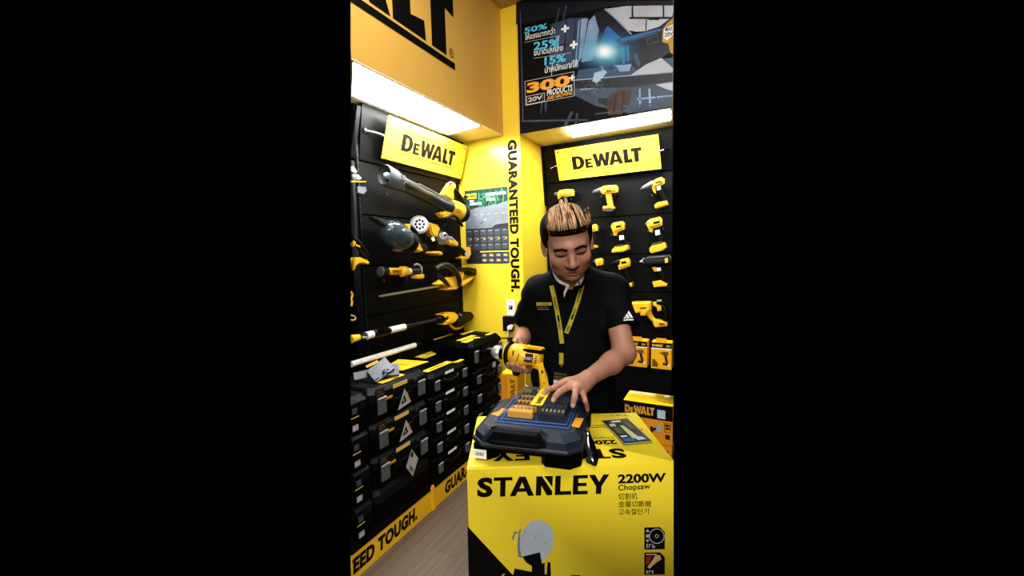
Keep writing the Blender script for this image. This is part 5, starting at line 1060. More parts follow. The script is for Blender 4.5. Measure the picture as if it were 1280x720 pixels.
class SDF:
    def __init__(s, lo, hi, h):
        s.lo, s.h = np.array(lo, float), h; s.n = [int(math.ceil((b-a)/h))+1 for a, b in zip(lo, hi)]
        s.F = np.full(s.n, .2, np.float32)
    def _win(s, lo, hi):
        a = [max(0, int((l-o)/s.h)) for l, o in zip(lo, s.lo)]; b = [min(n, int((u-o)/s.h)+2) for u, o, n in zip(hi, s.lo, s.n)]
        if any(y <= x for x, y in zip(a, b)): return None
        sl = tuple(slice(x, y) for x, y in zip(a, b)); G = np.meshgrid(*[np.arange(x, y)*s.h+o for x, y, o in zip(a, b, s.lo)], indexing='ij')
        return sl, np.stack(G, -1)
    def _mix(s, sl, d, k, op):
        F = s.F[sl]
        if op == 'sub': d = -d; q = np.clip(.5-.5*(d-F)/k, 0, 1); s.F[sl] = F*q+d*(1-q)+k*q*(1-q)
        else: q = np.clip(.5+.5*(F-d)/k, 0, 1); s.F[sl] = F*(1-q)+d*q-k*q*(1-q)
    def cone(s, a, b, ra, rb=None, k=.01, op='add'):
        rb = ra if rb is None else rb; a, b = np.array(a, float), np.array(b, float); r = max(ra, rb)+k*2+.012
        w = s._win(np.minimum(a, b)-r, np.maximum(a, b)+r)
        if w is None: return s
        sl, P = w; d = b-a; t = np.clip(((P-a)@d)/max(d@d, 1e-9), 0, 1)
        s._mix(sl, np.linalg.norm(P-a-t[..., None]*d, axis=-1)-(ra+(rb-ra)*t), k, op); return s
    def ell(s, c, r, k=.01, op='add', M=None, C=None):
        """ellipsoid; M/C: local frame (rows = local axes) and its origin"""
        c, r = np.array(c, float), np.array(r, float); cw = c if M is None else C+M.T@c; R = r.max()+k*2+.012
        w = s._win(cw-R, cw+R)
        if w is None: return s
        sl, P = w; p = P-cw
        if M is not None: p = p@M.T
        k0 = np.linalg.norm(p/r, axis=-1); k1 = np.linalg.norm(p/r**2, axis=-1); s._mix(sl, k0*(k0-1)/np.maximum(k1, 1e-6), k, op); return s
    def cut(s, p, n):                          # remove everything on the n side of the plane
        n = np.array(n, float); n /= np.linalg.norm(n); sl, P = s._win(s.lo, s.lo+np.array(s.n)*s.h); s.F[sl] = np.maximum(s.F[sl], (P-np.array(p))@n); return s
    def mesh(s, it=2):
        vs, fs = surface_nets(s.F, s.lo, s.h)
        for _ in range(it):
            acc = np.zeros_like(vs); cn = np.zeros(len(vs))
            for i in range(4):
                a, b = fs[:, i], fs[:, (i+1) % 4]; np.add.at(acc, a, vs[b]); np.add.at(cn, a, 1); np.add.at(acc, b, vs[a]); np.add.at(cn, b, 1)
            vs = vs*.4+.6*acc/np.maximum(cn, 1)[:, None]
        return vs, fs
Rw = np.array([[LAT.x, LAT.y, 0], [DEP.x, DEP.y, 0], [0, 0, 1]])
def sdf_obj(name, s, m, parent, it=2, vsfs=None):
    vs, fs = vsfs or s.mesh(it); w = vs@Rw
    me = bpy.data.meshes.new(name); inv = ROOT[parent.name].translation; w = w-np.array(inv)
    me.vertices.add(len(w)); me.vertices.foreach_set('co', w.ravel()); me.loops.add(fs.size); me.loops.foreach_set('vertex_index', fs.ravel().astype(np.int32))
    me.polygons.add(len(fs)); me.polygons.foreach_set('loop_start', np.arange(0, fs.size, 4, dtype=np.int32))
    me.update(calc_edges=True); me.validate(); me.polygons.foreach_set('use_smooth', [True]*len(me.polygons)); me.materials.append(m)
    o = bpy.data.objects.new(name, me); COL.objects.link(o); o.parent = parent; return o
def bvh_of(vsfs):
    vs, fs = vsfs; w = vs@Rw; return BVHTree.FromPolygons([tuple(p) for p in w], [tuple(int(i) for i in f) for f in fs])
def A(v): return np.array([v.dot(LAT), v.dot(DEP), v.z])              # world -> lat, dep, z
def D(px, py, d): return A(dp(px, py, d))
def Zp(px, py, z): return A(on(px, py, 2, z))
person = thing('person', 'person in black polo shirt with blond-topped hair, leaning over a box holding a drill', 'person', L(.235, 1.62, 0))
# --- head frame (x picture right, y away from the face, z up), pitched down
HC = D(709.5, 303, 1.405); pit, rol, yaw_ = radians(24), radians(7), radians(-3)
def rotm(ax, a):
    c, s = cos(a), sin(a); return np.array({'x': [[1, 0, 0], [0, c, -s], [0, s, c]], 'y': [[c, 0, s], [0, 1, 0], [-s, 0, c]], 'z': [[c, -s, 0], [s, c, 0], [0, 0, 1]]}[ax])
HM = (rotm('y', -rol) @ rotm('z', -yaw_*-1) @ rotm('x', pit)).T      # rows: local axes
HS = .985; HSV = np.array([1.075, 1, 1])*HS
def hd_(p): return HC+HM.T@(np.array(p, float)*HSV)
# --- joints
shR, shL = np.array([.106, 1.560, 1.214]), np.array([.384, 1.575, 1.210])
elR, wrR = D(661, 410, 1.73), D(647.5, 432, 1.475)
elL, wrL = D(780, 441, 1.42), D(736, 472.5, 1.272)
B = SDF((-.06, 1.02, -.01), (.54, 1.88, 1.60), .0042)
def hell(c, r, k=.012, op='add'): B.ell(np.array(c)*HSV, np.array(r)*HSV, k, op, HM, HC)
def hcone(a, b, ra, rb=None, k=.008, op='add'): B.cone(hd_(a), hd_(b), ra*HS, (ra if rb is None else rb)*HS, k, op)
hell((0, .014, .040), (.073, .090, .080)); hell((0, -.022, -.020), (.066, .068, .088), .02); hell((0, -.032, -.076), (.052, .046, .040), .025)
hell((0, -.066, -.100), (.022, .018, .016), .02)
for s_ in (-1, 1):
    hell((s_*.040, -.060, -.032), (.022, .020, .022), .022); hell((s_*.044, -.015, -.066), (.018, .036, .026), .02)
    hell((s_*.031, -.096, .001), (.021, .016, .012), .012, 'sub'); hell((s_*.031, -.074, -.002), (.016, .013, .0115), .005)
    hcone((s_*.010, -.082, .016), (s_*.040, -.068, .015), .0075, .005, .022)
    hell((s_*.079, .014, -.008), (.009, .021, .033), .006); hell((s_*.085, .006, -.006), (.004, .012, .020), .006, 'sub'); hell((s_*.076, .002, -.036), (.006, .010, .010), .006)
    hell((s_*.0135, -.094, -.044), (.0095, .010, .008), .006); hell((s_*.007, -.099, -.053), (.0045, .005, .004), .003, 'sub')
hcone((0, -.080, .006), (0, -.104, -.036), .009, .0125, .010); hell((0, -.104, -.040), (.0125, .012, .011), .008)
hcone((-.019, -.078, -.070), (0, -.088, -.067), .006, .0075, .006); hcone((.019, -.078, -.070), (0, -.088, -.067), .006, .0075, .006)
hcone((-.015, -.078, -.081), (.015, -.078, -.081), .0085, .0085, .008); hell((0, -.086, -.0805), (.014, .006, .007), .006); hcone((-.020, -.090, -.0755), (.020, -.090, -.0755), .003, .003, .006, 'sub')
hell((0, -.084, -.092), (.014, .007, .003), .010, 'sub')
nk = np.array([.240, 1.545, 1.215])
B.cone(hd_((0, .030, -.045)), nk, .056, .060, .03)
# --- trunk, legs (under the clothes)
B.ell((.240, 1.585, 1.06), (.150, .090, .19), .03); B.ell((.238, 1.60, .88), (.140, .090, .17), .04); B.cone(shR, shL, .045, .045, .04)
for s_, x in ((-1, .165), (1, .315)):
    B.cone((x, 1.61, .84), (x+s_*.01, 1.60, .46), .078, .052, .03); B.cone((x+s_*.01, 1.60, .46), (x+s_*.015, 1.63, .09), .050, .034, .02); B.cone((x+s_*.015, 1.64, .05), (x+s_*.02, 1.50, .035), .034, .03, .02)
# --- arms
B.cone(shR, elR, .046, .040, .02); B.cone(elR, elR*.62+wrR*.38, .040, .039, .015); B.cone(elR*.62+wrR*.38, wrR, .039, .026, .015)
fm = elL*.62+wrL*.38+np.array([.0, 0, -.004])
B.cone(shL, elL, .046, .039, .02); B.cone(elL, fm, .0385, .036, .02); B.cone(fm, wrL, .036, .0250, .02)
# --- left hand resting on the blister set (picture right): knuckles, middle joints, tips
TZ = BT+CHt+.0035+.034
mc = [Zp(704, 478.5, TZ+.034), Zp(711.5, 483, TZ+.038), Zp(720, 486.5, TZ+.036), Zp(728, 489.5, TZ+.024)]
tips = [Zp(679.5, 491.5, TZ+.0065), Zp(691.5, 501, TZ+.0065), Zp(716, 507.5, TZ+.006), Zp(734.5, 512.5, TZ-.022)]
mids = [Zp(693, 484.5, TZ+.026), Zp(699.5, 490, TZ+.030), Zp(718.5, 496.5, TZ+.030), Zp(731.5, 501.5, TZ+.012)]
rr = [(.0105, .0095, .0075), (.0108, .0100, .0082), (.0105, .0095, .0080), (.0095, .0080, .0066)]
for a, b in zip((wrL,)*4, mc): B.cone(a, b, .020, .0125, .012)
for a, b in zip(mc, mc[1:]): B.cone(a*.8+wrL*.2, b*.8+wrL*.2, .0125, .0125, .012)
B.cone(wrL*.6+mc[3]*.4+np.array([0, 0, -.006]), mc[3]*.6+wrL*.4, .018, .014, .012)
for m_, d_, e_, r_ in zip(mc, mids, tips, rr):
    q_ = d_*.42+e_*.58+np.array([0, 0, .004]); B.cone(m_, d_, r_[0]+.001, r_[1], .005); B.cone(d_, q_, r_[1], r_[2]+.0008, .004); B.cone(q_, e_, r_[2]+.0008, r_[2], .004)
thL = [wrL*.45+mc[0]*.55+np.array([.0, .018, -.014]), Zp(698, 486, TZ+.013)+np.array([0, .034, 0]), Zp(690, 491, TZ+.010)+np.array([0, .034, 0])]
B.cone(wrL, thL[0], .020, .016, .012); B.cone(thL[0], thL[1], .014, .0105, .006); B.cone(thL[1], thL[2], .0105, .0085, .004)
# --- right hand wrapped round the drill body
ctr = A(q(.62)); uA, nA, sA = A(du), A(dn), A(ds)
tw_ = A(tow); tw_ = tw_/np.linalg.norm(tw_); tu_ = A(tup); tu_ = tu_/np.linalg.norm(tu_)
def around(u, ang, r): return A(q(u))+r*(cos(ang)*tw_+sin(ang)*tu_)      # ang 0 faces the camera, 90 deg up, 180 behind
palm = [around(u_, radians(178), .056) for u_ in (.50, .58, .66, .74)]
for p_ in palm: B.cone(wrR, p_, .021, .014, .012)
for a, b in zip(palm, palm[1:]): B.cone(a, b, .014, .014, .01)
for k_, (p_, u_, end) in enumerate(zip(palm, (.47, .555, .655, .755), (302, 312, 312, 300))):
    rb_ = .0545 if k_ else .050; seq = [p_]+[around(u_, radians(a_), rb_-.003*i_) for i_, a_ in enumerate((218, 250, 278, end))]; rad = [.0125, .0118, .0112, .0105, .0092]
    for i_ in range(4): B.cone(seq[i_], seq[i_+1], rad[i_], rad[i_+1], .004)
tb = [wrR*.5+palm[1]*.5+.012*tu_, around(.50, radians(128), .060), around(.555, radians(96), .052), D(652.5, 432.2, 1.395)]
for i_, r_ in enumerate((.017, .0125, .0105)): B.cone(tb[i_], tb[i_+1], r_, (.0125, .0105, .0085)[i_], .006)
body_vf = B.mesh(2)
# --- skin with lips, lids and beard shadow in a colour attribute
skin = bpy.data.materials.new('skin'); skin.use_nodes = True; nt = skin.node_tree; b_ = nt.nodes['Principled BSDF']; at = nt.nodes.new('ShaderNodeAttribute'); at.attribute_name = 'tone'
nz = nt.nodes.new('ShaderNodeTexNoise'); nz.inputs['Scale'].default_value = 60; mx = nt.nodes.new('ShaderNodeMixRGB'); mx.blend_type = 'OVERLAY'; mx.inputs[0].default_value = .12
nt.links.new(at.outputs['Color'], mx.inputs[1]); nt.links.new(nz.outputs['Color'], mx.inputs[2]); nt.links.new(mx.outputs[0], b_.inputs['Base Color'])
b_.inputs['Roughness'].default_value = .48; b_.inputs['Subsurface Weight'].default_value = .10; b_.inputs['Subsurface Radius'].default_value = (.012, .005, .003); b_.inputs['Specular IOR Level'].default_value = .4
body = sdf_obj('body', None, skin, person, vsfs=body_vf)
ph = (body_vf[0]-HC)@HM.T/HSV
base_c = np.array(rgb((172, 126, 106))[:3]); col = np.tile(base_c, (len(ph), 1))
def paint(c, r, colr, amt, soft=1.0):
    d = np.linalg.norm((ph-np.array(c))/np.array(r), axis=1); w = np.clip((1.25-d)/.5, 0, 1)*amt; col[:] = col*(1-w[:, None])+np.array(rgb(colr)[:3])*w[:, None]
head = np.linalg.norm((ph-np.array([0, 0, 0]))/np.array([.12, .15, .16]), axis=1) < 1
paint((0, -.075, -.085), (.052, .045, .034), (146, 100, 80), .55)
paint((0, -.092, -.0585), (.024, .020, .006), (96, 66, 54), .75); paint((0, -.08, -.106), (.022, .03, .012), (120, 84, 66), .5)
paint((0, -.090, -.0715), (.021, .016, .0075), (150, 88, 76), .75); paint((0, -.088, -.082), (.017, .014, .006), (160, 94, 82), .75); paint((0, -.086, -.0762), (.024, .014, .0022), (70, 38, 32), .9)
for s_ in (-1, 1):
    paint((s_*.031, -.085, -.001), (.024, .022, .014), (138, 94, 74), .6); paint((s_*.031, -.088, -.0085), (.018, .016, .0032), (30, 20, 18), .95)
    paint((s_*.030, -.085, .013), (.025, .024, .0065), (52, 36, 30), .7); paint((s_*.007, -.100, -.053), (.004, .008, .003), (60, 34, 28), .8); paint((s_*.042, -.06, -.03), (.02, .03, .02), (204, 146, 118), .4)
# nails of the resting hand
for e_, m_ in zip(tips, mids):
    dirn = (e_-m_)/np.linalg.norm(e_-m_); c_ = e_+dirn*.002+np.array([0, -.002, .006]); dd = np.linalg.norm(body_vf[0]-c_, axis=1); w = np.clip((.0085-dd)/.002, 0, 1)*.6; col[:] = col*(1-w[:, None])+np.array(rgb((226, 190, 170))[:3])*w[:, None]
ca_ = body.data.color_attributes.new('tone', 'FLOAT_COLOR', 'POINT'); ca_.data.foreach_set('color', np.concatenate([col, np.ones((len(col), 1))], 1).ravel())
# --- clothes
SHIRT = mat('shirt_black', (9, 10, 13), .8, var=.25, scale=300, spec=.15)
T_ = SDF((-.06, 1.38, .72), (.56, 1.84, 1.38), .0046)
T_.ell((.240, 1.590, 1.07), (.178, .112, .20), .03); T_.ell((.238, 1.605, .90), (.172, .115, .20), .05); T_.cone(shR+[.0, .0, .0], shL, .062, .062, .05); T_.cone((.24, 1.535, 1.235), (.24, 1.57, 1.16), .066, .09, .04)
T_.cone((.225, 1.53, 1.275), shR+[.01, .0, .005], .060, .052, .03); T_.cone((.235, 1.53, 1.275), shL+[-.01, .0, .005], .060, .052, .03); T_.cone((.24, 1.55, 1.235), shR+[.03, 0, .01], .058, .056, .03); T_.cone((.24, 1.55, 1.235), shL+[-.03, 0, .01], .058, .056, .03)
cuR = D(657, 400, 1.655); cuL = D(780, 412, 1.478)
T_.cone(shR, cuR+(cuR-shR)*.1, .058, .052, .03); T_.cone(shL, cuL+(cuL-shL)*.1, .062, .057, .03)
def cut_cap(p, a):                                # trim a sleeve square at its cuff
    n = (p-a)/np.linalg.norm(p-a); w = T_._win(p-.085, p+.085); sl_, P = w; T_.F[sl_] = np.maximum(T_.F[sl_], np.where(np.linalg.norm(P-p, axis=-1) < .085, (P-p)@n, -1))
cut_cap(cuR, shR); cut_cap(cuL, shL)
sl_, P_ = T_._win(T_.lo, T_.lo+np.array(T_.n)*T_.h)
T_.F += (.0022*np.sin(P_[..., 2]*70+P_[..., 0]*40+3*np.sin(P_[..., 1]*18))*np.clip(np.abs(P_[..., 0]-.24)*6, .2, 1)).astype(np.float32)
T_.cut((0, 0, .74), (0, 0, -1)); T_.cone(hd_((0, .0, -.06)), nk+[0, -.02, .065], .060, .050, .008, 'sub')
shirt_vf = T_.mesh(2); shirt = sdf_obj('polo_shirt', None, SHIRT, person, vsfs=shirt_vf); SB = bvh_of(shirt_vf)
P2 = SDF((.02, 1.42, .05), (.46, 1.80, .88), .009)
P2.ell((.238, 1.605, .80), (.160, .108, .11), .03)
for s_, x in ((-1, .165), (1, .315)): P2.cone((x, 1.61, .80), (x+s_*.01, 1.60, .46), .092, .070, .03); P2.cone((x+s_*.01, 1.60, .46), (x+s_*.015, 1.63, .10), .068, .056, .02)
sdf_obj('trousers', P2, mat('trousers_black', (12, 12, 15), .85, spec=.15), person)
for s_, x in ((-1, .150), (1, .330)):
    P3 = SDF((x-.08, 1.40, -.005), (x+.08, 1.76, .14), .006); P3.ell((x, 1.58, .045), (.050, .135, .048), .02); P3.cone((x, 1.64, .05), (x, 1.64, .10), .045, .046, .02); P3.cut((0, 0, .004), (0, 0, -1)); sdf_obj('shoe', P3, BLK, person)
def hit(px, py, off=.0015, bv=None, lim=None):
    d = ray(px, py).normalized(); h_ = (bv or SB).ray_cast(EYE, d)
    if h_[0] is None: return dp(px, py, lim or 1.47)
    return h_[0]-d*off
def ribbon(mb, cl, w, off=.002, mi=0, th=None):      # band of pixel width w laid on the shirt along a pixel path
    row = []
    for i, p in enumerate(cl):
        a, b = cl[max(i-1, 0)], cl[min(i+1, len(cl)-1)]; dx, dy = b[0]-a[0], b[1]-a[1]; l = math.hypot(dx, dy); nx, ny = -dy/l*w/2, dx/l*w/2
        row.append([hit(p[0]+nx, p[1]+ny, off), hit(p[0], p[1], off), hit(p[0]-nx, p[1]-ny, off)])
    for a, b in zip(row, row[1:]):
        for k in (0, 1): mb.add([a[k], a[k+1], b[k+1], b[k]], [(0, 1, 2, 3)], mi)
    return mb
def lerp(a, b, n): return [(a[0]+(b[0]-a[0])*k/n, a[1]+(b[1]-a[1])*k/n) for k in range(n+1)]
# collar: black outside, white inside edge and placket
COLW = mat('collar_white', (226, 222, 220), .7)
def solid(mb, pts, th=.003):                          # a thin cloth patch from pixel/depth points
    return mb.prism(pts, (pts[1]-pts[0]).cross(pts[2]-pts[0]), th, .0008)
m = MB()
def spl(P, n=5):
    out = []
    for i in range(len(P)-1):
        a, b, c, d = P[max(i-1, 0)], P[i], P[i+1], P[min(i+2, len(P)-1)]
        out += [.5*((2*b)+(c-a)*(k/n)+(2*a-5*b+4*c-d)*(k/n)**2+(3*b-a-3*c+d)*(k/n)**3) for k in range(n)]
    return out+[P[-1]]
def strip3(mb, top, bot):
    top, bot = spl(top), spl(bot)
    for i in range(len(top)-1): mb.add([top[i], top[i+1], bot[i+1], bot[i]], [(0, 1, 2, 3)])
NR = [(690.5, 336, 1.440), (693.5, 343, 1.420), (698.5, 349, 1.402), (705, 353, 1.392), (711.5, 356, 1.386)]
NRb = [(691.5, 343, 1.436), (695, 350, 1.414), (700, 354.5, 1.396), (706, 356.5, 1.388), (710.5, 358.5, 1.385)]
strip3(m, [dp(*p) for p in NR], [dp(*p) for p in NRb])
NL = [(731.5, 336, 1.440), (730, 342, 1.420), (727, 347.5, 1.402), (722.5, 352, 1.392)]
NLb = [(730.5, 345, 1.436), (729, 350.5, 1.414), (725, 355.5, 1.398), (718.5, 357.5, 1.390)]
strip3(m, [dp(*p) for p in NL], [dp(*p) for p in NLb])
m.add([dp(708, 357, 1.388), dp(712, 357.5, 1.386), dp(707.5, 366, 1.397), dp(705.2, 372, 1.405), dp(704.3, 366, 1.397)], [(0, 1, 2, 3, 4)])
bmesh.ops.solidify(m.bm, geom=m.bm.faces[:], thickness=.0025); obj('collar_lining', m, COLW, person, False)
m = MB(); m.poly([dp(722.6, 353, 1.388), dp(724.2, 350.6, 1.390), dp(724.8, 354, 1.389), dp(723.6, 356.2, 1.388)]); obj('collar_print', m, INK, person, False)
m = MB()
for a_, b_2 in (([(686.5, 336, 1.462), (687.5, 346, 1.440), (691.5, 355, 1.418), (697.5, 361, 1.404), (704, 362, 1.400)], [(690, 334, 1.448), (691.5, 343, 1.437), (695, 350, 1.416), (700, 354.5, 1.398), (705.5, 357.2, 1.390)]),
               ([(736.5, 336, 1.462), (735.5, 346, 1.440), (731.5, 354, 1.418), (726, 361, 1.404), (715.5, 362, 1.400)], [(732, 334, 1.448), (730.8, 344, 1.437), (729, 350.5, 1.416), (725.5, 355.8, 1.400), (717.5, 358, 1.392)])):
    m = MB(); strip3(m, [dp(*p) for p in a_], [dp(*p) for p in b_2])
    bmesh.ops.solidify(m.bm, geom=m.bm.faces[:], thickness=.004); obj('collar', m, mat('collar_black', (11, 13, 17), .75, spec=.2), person)
# chest print and sleeve mark
m = MB(); ribbon(m, lerp((670.5, 380), (689.5, 380), 6), 4, .003); obj('chest_logo_bar', m, mat('print_yellow', (226, 196, 60), .6), person)
def onshirt(mb, s, o, ux, uy, off, bold=0):
    vs, fs = text_mesh(s, bold); mb.add([hit(o[0]+ux[0]*x+uy[0]*y, o[1]+ux[1]*x+uy[1]*y, off) for x, y in vs], fs); return mb
m = MB(); onshirt(m, 'StanleyBlack&Decker', (671.5, 381.4), (16.5, 0), (0, -2.6), .0042, .02); obj('chest_logo_lettering', m, INK, person, False)
m = MB(); onshirt(m, 'For those who', (671.5, 385), (12.5, 0), (0, -1.8), .003); onshirt(m, 'make the world', (672, 387.3), (14, 0), (0, -1.8), .003, .01); obj('chest_lettering', m, LGRY, person, False)
m = MB()
for p in ([(779.6, 397.8), (781.2, 395.6), (783.2, 397.6)], [(781.8, 394.4), (783.6, 391.9), (787.2, 397.4), (784.4, 397.6)], [(784.2, 390.9), (786, 388.4), (791.4, 397.0), (788.4, 397.3)]): m.poly([hit(x, y, .003) for x, y in p])
onshirt(m, 'adidas', (779.4, 401), (12.6, -.6), (0, -2.6), .003, .03); obj('sleeve_emblem', m, WHITE, person, False)
# --- hair
HB = bvh_of(body_vf)
def hworld(p): v = hd_(p); return LAT*v[0]+DEP*v[1]+UP*v[2]
DARK = mat('hair_dark', (20, 15, 14), .8, var=.4, scale=300, spec=.1); BLOND = mat('hair_blond', (166, 126, 88), .6, var=.2, scale=200, spec=.5); BLOND2 = mat('hair_deep_blond', (74, 50, 34), .8, var=.2, scale=200); BLOND3 = mat('hair_pale_blond', (206, 170, 128), .6, var=.15, scale=200)  # dark, blond and pale tones mixed among the locks as streaks
hs = SDF(HC-.16, HC+.18, .0036)
def he(c, r, k=.012, op='add'): hs.ell(np.array(c)*HSV, np.array(r)*HSV, k, op, HM, HC)
he((0, .026, .044), (.079, .090, .084)); 
for s_ in (-1, 1): he((s_*.060, .018, .030), (.022, .052, .062), .015)
he((0, -.095, -.028), (.057, .085, .084), .010, 'sub')
for s_ in (-1, 1): he((s_*.068, -.060, -.02), (.030, .046, .060), .008, 'sub'); he((s_*.085, .02, -.040), (.03, .06, .045), .008, 'sub')
sdf_obj('hair_sides', hs, DARK, person, 1)
hs2 = SDF(HC-.17, HC+.20, .0036)
def he2(c, r, k=.012, op='add'): hs2.ell(np.array(c)*HSV, np.array(r)*HSV, k, op, HM, HC)
he2((.0, -.014, .080), (.066, .070, .040), .02); he2((.0, .030, .092), (.056, .056, .035), .02); he2((0, -.054, .074), (.058, .024, .022), .02)
top_vf = hs2.mesh(2); sdf_obj('hair_top', hs2, mat('hair_root_brown', (58, 40, 28), .8, var=.4, scale=200, spec=.1), person, vsfs=top_vf); TB = bvh_of(top_vf)
def onhair(p, off):
    w_ = hworld(p); n_ = TB.find_nearest(w_); c_ = hworld((0, .0, .04)); return n_[0]+(n_[0]-c_).normalized()*off
random.seed(3); locks = {0: MB(), 1: MB(), 2: MB(), 3: MB()}
for k in range(720):
    x0 = random.uniform(-.082, .080); s_ = x0/.066
    pts = [(x0, -.090+.022*s_*s_, .070-.012*s_*s_), (x0, -.085+.016*s_*s_, .098), (x0+random.gauss(0, .0015), -.055, .135), (x0*.95+random.gauss(0, .002), -.015, .150), (x0*.82+random.gauss(0, .004), .035, .150), (x0*.6, .085, .130)]
    kind = 3 if abs(x0-.031) < .0030 else random.choices((0, 2, 1, 3), (6, 2.4, 3.4, 1.4))[0]
    locks[kind].tube([onhair(p, .0004+random.uniform(0, .0014)) for p in pts], [.0008, .0015, .0017, .0017, .0016, .0006], 5, smooth=4, flat=.9)
for k in range(9):                                    # stray peak over the crown
    x0 = -.006+random.gauss(0, .006); a_ = onhair((x0, .02, .16), -.002); locks[random.choice((0, 2))].tube([a_, onhair((x0*.6, .035, .165), .008), onhair((x0*.4-.002, .045, .17), .015)], [.003, .003, .0006], 6, smooth=3)
for k in range(34):                                   # ruffled tuft on the picture-right side
    x0, y0, z0 = random.uniform(.056, .070), random.uniform(-.03, .03), random.uniform(.050, .082)
    locks[random.choice((0, 2, 1, 1))].tube([hworld((x0, y0, z0)), hworld((x0+.006, y0-.006, z0+.016)), hworld((x0+random.uniform(-.004, .012), y0-.002, z0+random.uniform(.026, .04)))], [.004, .0034, .0008], 6, smooth=3)
for nm_, kk, mm in (('hair_lock', 0, BLOND), ('hair_lock', 1, BLOND2), ('hair_lock', 2, BLOND3), ('hair_lock', 3, DARK)): obj(nm_, locks[kk], mm, person)
# short fringe roots and sideburn hair in front of the ears
fr2 = MB()
for k in range(240):
    x0 = random.uniform(-.060, .060); s_ = x0/.056; j = random.uniform(-.005, .005)
    fr2.tube([onhair((x0, -.092+.024*s_*s_, .058-.012*s_*s_+j), .0), onhair((x0+random.gauss(0, .001), -.092+.022*s_*s_, .074-.012*s_*s_+j), .0012), onhair((x0+random.gauss(0, .002), -.090+.020*s_*s_, .090-.012*s_*s_+j), .0006)], [.0005, .0015, .0006], 5)
obj('hairline', fr2, DARK, person)
eb = MB()
for s_ in (-1, 1):
    for k in range(60):
        t_ = (k % 30)/29; x0 = s_*(.013+.036*t_); z0 = .0115+.004*sin(pi*min(1, t_*1.1))-.002*t_*t_+random.uniform(-.0026, .0026); y0 = -.0975+.024*t_*t_
        h_ = HB.ray_cast(hworld((x0, -.16, z0)), (hworld((x0, 0, z0))-hworld((x0, -.16, z0))).normalized())
        c_ = h_[0] if h_[0] is not None else hworld((x0, y0, z0)); dx = (hworld((s_*.006, 0, .0014))-hworld((0, 0, 0)))
        eb.tube([c_-dx*.7, c_, c_+dx*.7], [.0006, .0016, .0005], 5)
obj('eyebrow', eb, DARK, person)
el_ = MB()
for s_ in (-1, 1):
    P = []
    for k in range(9):
        x0 = s_*(.016+.030*k/8); z0 = -.0075-.0045*sin(pi*k/8)
        h_ = HB.ray_cast(hworld((x0, -.16, z0)), (hworld((x0, 0, z0))-hworld((x0, -.16, z0))).normalized()); P.append(h_[0] if h_[0] is not None else hworld((x0, -.085, z0)))
    el_.tube(P, [.0005, .0011, .0013, .0014, .0014, .0014, .0013, .0011, .0005], 5)
obj('eyelash', el_, DARK, person)
# --- lanyard with badge hanging over the shirt
LAN = mat('lanyard_yellow', (236, 222, 76), .6, var=.05, scale=200)
t = thing('lanyard', 'yellow lanyard with a badge hanging from the neck of the person', 'lanyard', hit(706, 430))
def lan_pts(cl, w, off):
    return ribbon(MB(), cl, w, off)
left = [(689.5, 357), (693, 373), (696.5, 390), (700, 410), (702.5, 429.5)]; right = [(728, 356), (723, 374), (717.5, 391), (712, 406), (707.5, 416.5)]
def fine(cl): return [p for a, b in zip(cl, cl[1:]) for p in lerp(a, b, 4)[:-1]]+[cl[-1]]
for cl, o_ in ((left, .008), (right, .006)):
    m = lan_pts(fine(cl), 5.6, o_); bmesh.ops.solidify(m.bm, geom=m.bm.faces[:], thickness=.0012); obj('strap', m, LAN, t)
m = lan_pts(lerp((701.7, 441), (701.5, 455.5), 4), 5.4, .008); bmesh.ops.solidify(m.bm, geom=m.bm.faces[:], thickness=.0012); obj('lower_strap', m, LAN, t)
m = lan_pts(lerp((702.8, 430), (701.8, 441), 3), 5.8, .009); bmesh.ops.solidify(m.bm, geom=m.bm.faces[:], thickness=.004); obj('buckle', m, BLKM, t)
m = MB()
def strap_text(cl, f0, f1, s, off):
    def at_(f):
        n_ = len(cl)-1; i = min(int(f*n_), n_-1); u = f*n_-i; return (cl[i][0]+(cl[i+1][0]-cl[i][0])*u, cl[i][1]+(cl[i+1][1]-cl[i][1])*u)
    a, b = at_(f0), at_(f1); dx, dy = b[0]-a[0], b[1]-a[1]; l = math.hypot(dx, dy); nx, ny = dy/l*2.8, -dx/l*2.8; 
    onshirt(m, s, (a[0]-nx*.5, a[1]-ny*.5), (dx, dy), (nx, ny), off, .02)
strap_text(left, .22, .46, 'STANLEY', .0092); strap_text(left, .58, .78, 'STANLEY', .0092); strap_text(right, .30, .04, 'STANLEY', .0072); strap_text(right, .62, .42, 'STANLEY', .0072); strap_text(right, .95, .78, 'STANLEY', .0072)
ribbon(m, lerp((697.2, 394), (698.8, 402), 2), 2.2, .0095); ribbon(m, lerp((716, 394), (714.3, 399), 2), 2.2, .0075)
obj('strap_lettering', m, INK, t, False)
bz = 1.415
m = MB(); m.tube([dp(701.5, 455, bz), dp(700.8, 459, bz), dp(700, 463.5, bz)], .0022, 6); m.lathe(dp(701.5, 456, bz), dp(701.5, 458, bz), [(0, .005), (1, .004)], 10); obj('clip', m, CHROME, t)
m = MB(); m.prism([dp(692, 464, bz), dp(709, 467, bz), dp(708.5, 486, bz-.004), dp(691.5, 484, bz-.004)], DEP, .002, .0005); bc = obj('badge_card', m, mat('badge_black', (22, 22, 20), .35), t)
m = MB(); m.prism([dp(692, 474.5, bz-.004), dp(706, 477, bz-.004), dp(706, 486, bz-.006), dp(691.7, 484, bz-.006)], DEP, .001); obj('badge_paper', m, mat('badge_paper', (206, 206, 200), .5), t)
m = MB()
for y0 in (466.2, 470, 472.4): m.prism([dp(692.5, y0, bz-.003), dp(708, y0+2.2, bz-.003), dp(708, y0+2.9, bz-.003), dp(692.5, y0+.8, bz-.003)], DEP, .0006)
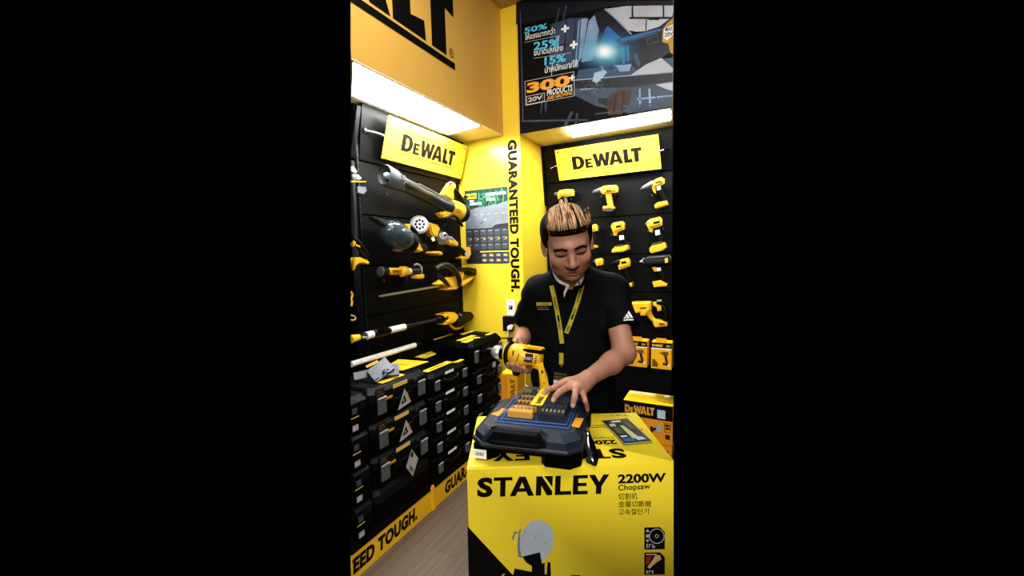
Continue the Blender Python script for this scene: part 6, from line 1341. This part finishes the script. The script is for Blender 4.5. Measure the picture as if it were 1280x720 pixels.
obj('badge_line', m, mat('badge_olive', (120, 110, 60), .5), t, False)

# ================================================================== LIGHT
def area(name, loc, tgt, size, power, colr=(1, 1, 1)):
    ld = bpy.data.lights.new(name, 'AREA'); ld.energy = power; ld.shape = 'RECTANGLE'; ld.size, ld.size_y = size; ld.color = colr
    o = bpy.data.objects.new(name, ld); COL.objects.link(o); o.location = loc; o.rotation_euler = (V(tgt)-V(loc)).to_track_quat('-Z', 'Y').to_euler(); return o
area('shop_ceiling_lamp', (-.55, 1.15, 2.90), (-.55, 1.20, 0), (1.2, .35), 15, (1, .97, .92))
area('shop_ceiling_lamp', (.35, .1, 2.95), (-.6, 1.3, .9), (1.2, .6), 17, (1, .97, .93))
area('shop_ceiling_lamp', (.85, -2.4, 2.6), (-.7, 2.0, 1.0), (1.8, 1.0), 112, (1, .96, .90))
w = bpy.data.worlds.new('world'); SC.world = w; w.use_nodes = True; w.node_tree.nodes['Background'].inputs[0].default_value = (0, 0, 0, 1); w.node_tree.nodes['Background'].inputs[1].default_value = 0
SC.view_settings.view_transform = 'Standard'; SC.view_settings.look = 'Medium High Contrast'; SC.view_settings.exposure = 0
SC.cycles.max_bounces = 6

# ================================================================== END OF THE MODELLED SHOP
# everything is trimmed at the two upright planes where the photographed part of the shop ends
bpy.context.view_layer.update()
for px in (438.3, 842.0):
    n = ray(px, 0).cross(ray(px, 720)).normalized()
    if n.dot(ray(640, 360)) < 0: n = -n
    for o in [o for o in SC.objects if o.type == 'MESH']:
        mw = o.matrix_world; me = o.data; co = np.empty(len(me.vertices)*3); me.vertices.foreach_get('co', co)
        if not len(co): continue
        M_ = np.array(mw); w_ = co.reshape(-1, 3)@M_[:3, :3].T+M_[:3, 3]; d_ = (w_-np.array(EYE))@np.array(n)
        if d_.min() > -.0008: continue
        if d_.max() < .0008: bpy.data.objects.remove(o); continue
        if me.users > 1: o.data = me = me.copy()
        bm = bmesh.new(); bm.from_mesh(me); inv = mw.inverted()
        r = bmesh.ops.bisect_plane(bm, geom=bm.verts[:]+bm.edges[:]+bm.faces[:], plane_co=inv@EYE, plane_no=-(inv.to_3x3()@n), clear_outer=True)
        ed = [e for e in r['geom_cut'] if isinstance(e, bmesh.types.BMEdge)]
        if ed: bmesh.ops.holes_fill(bm, edges=ed, sides=0)
        bm.to_mesh(me); bm.free()
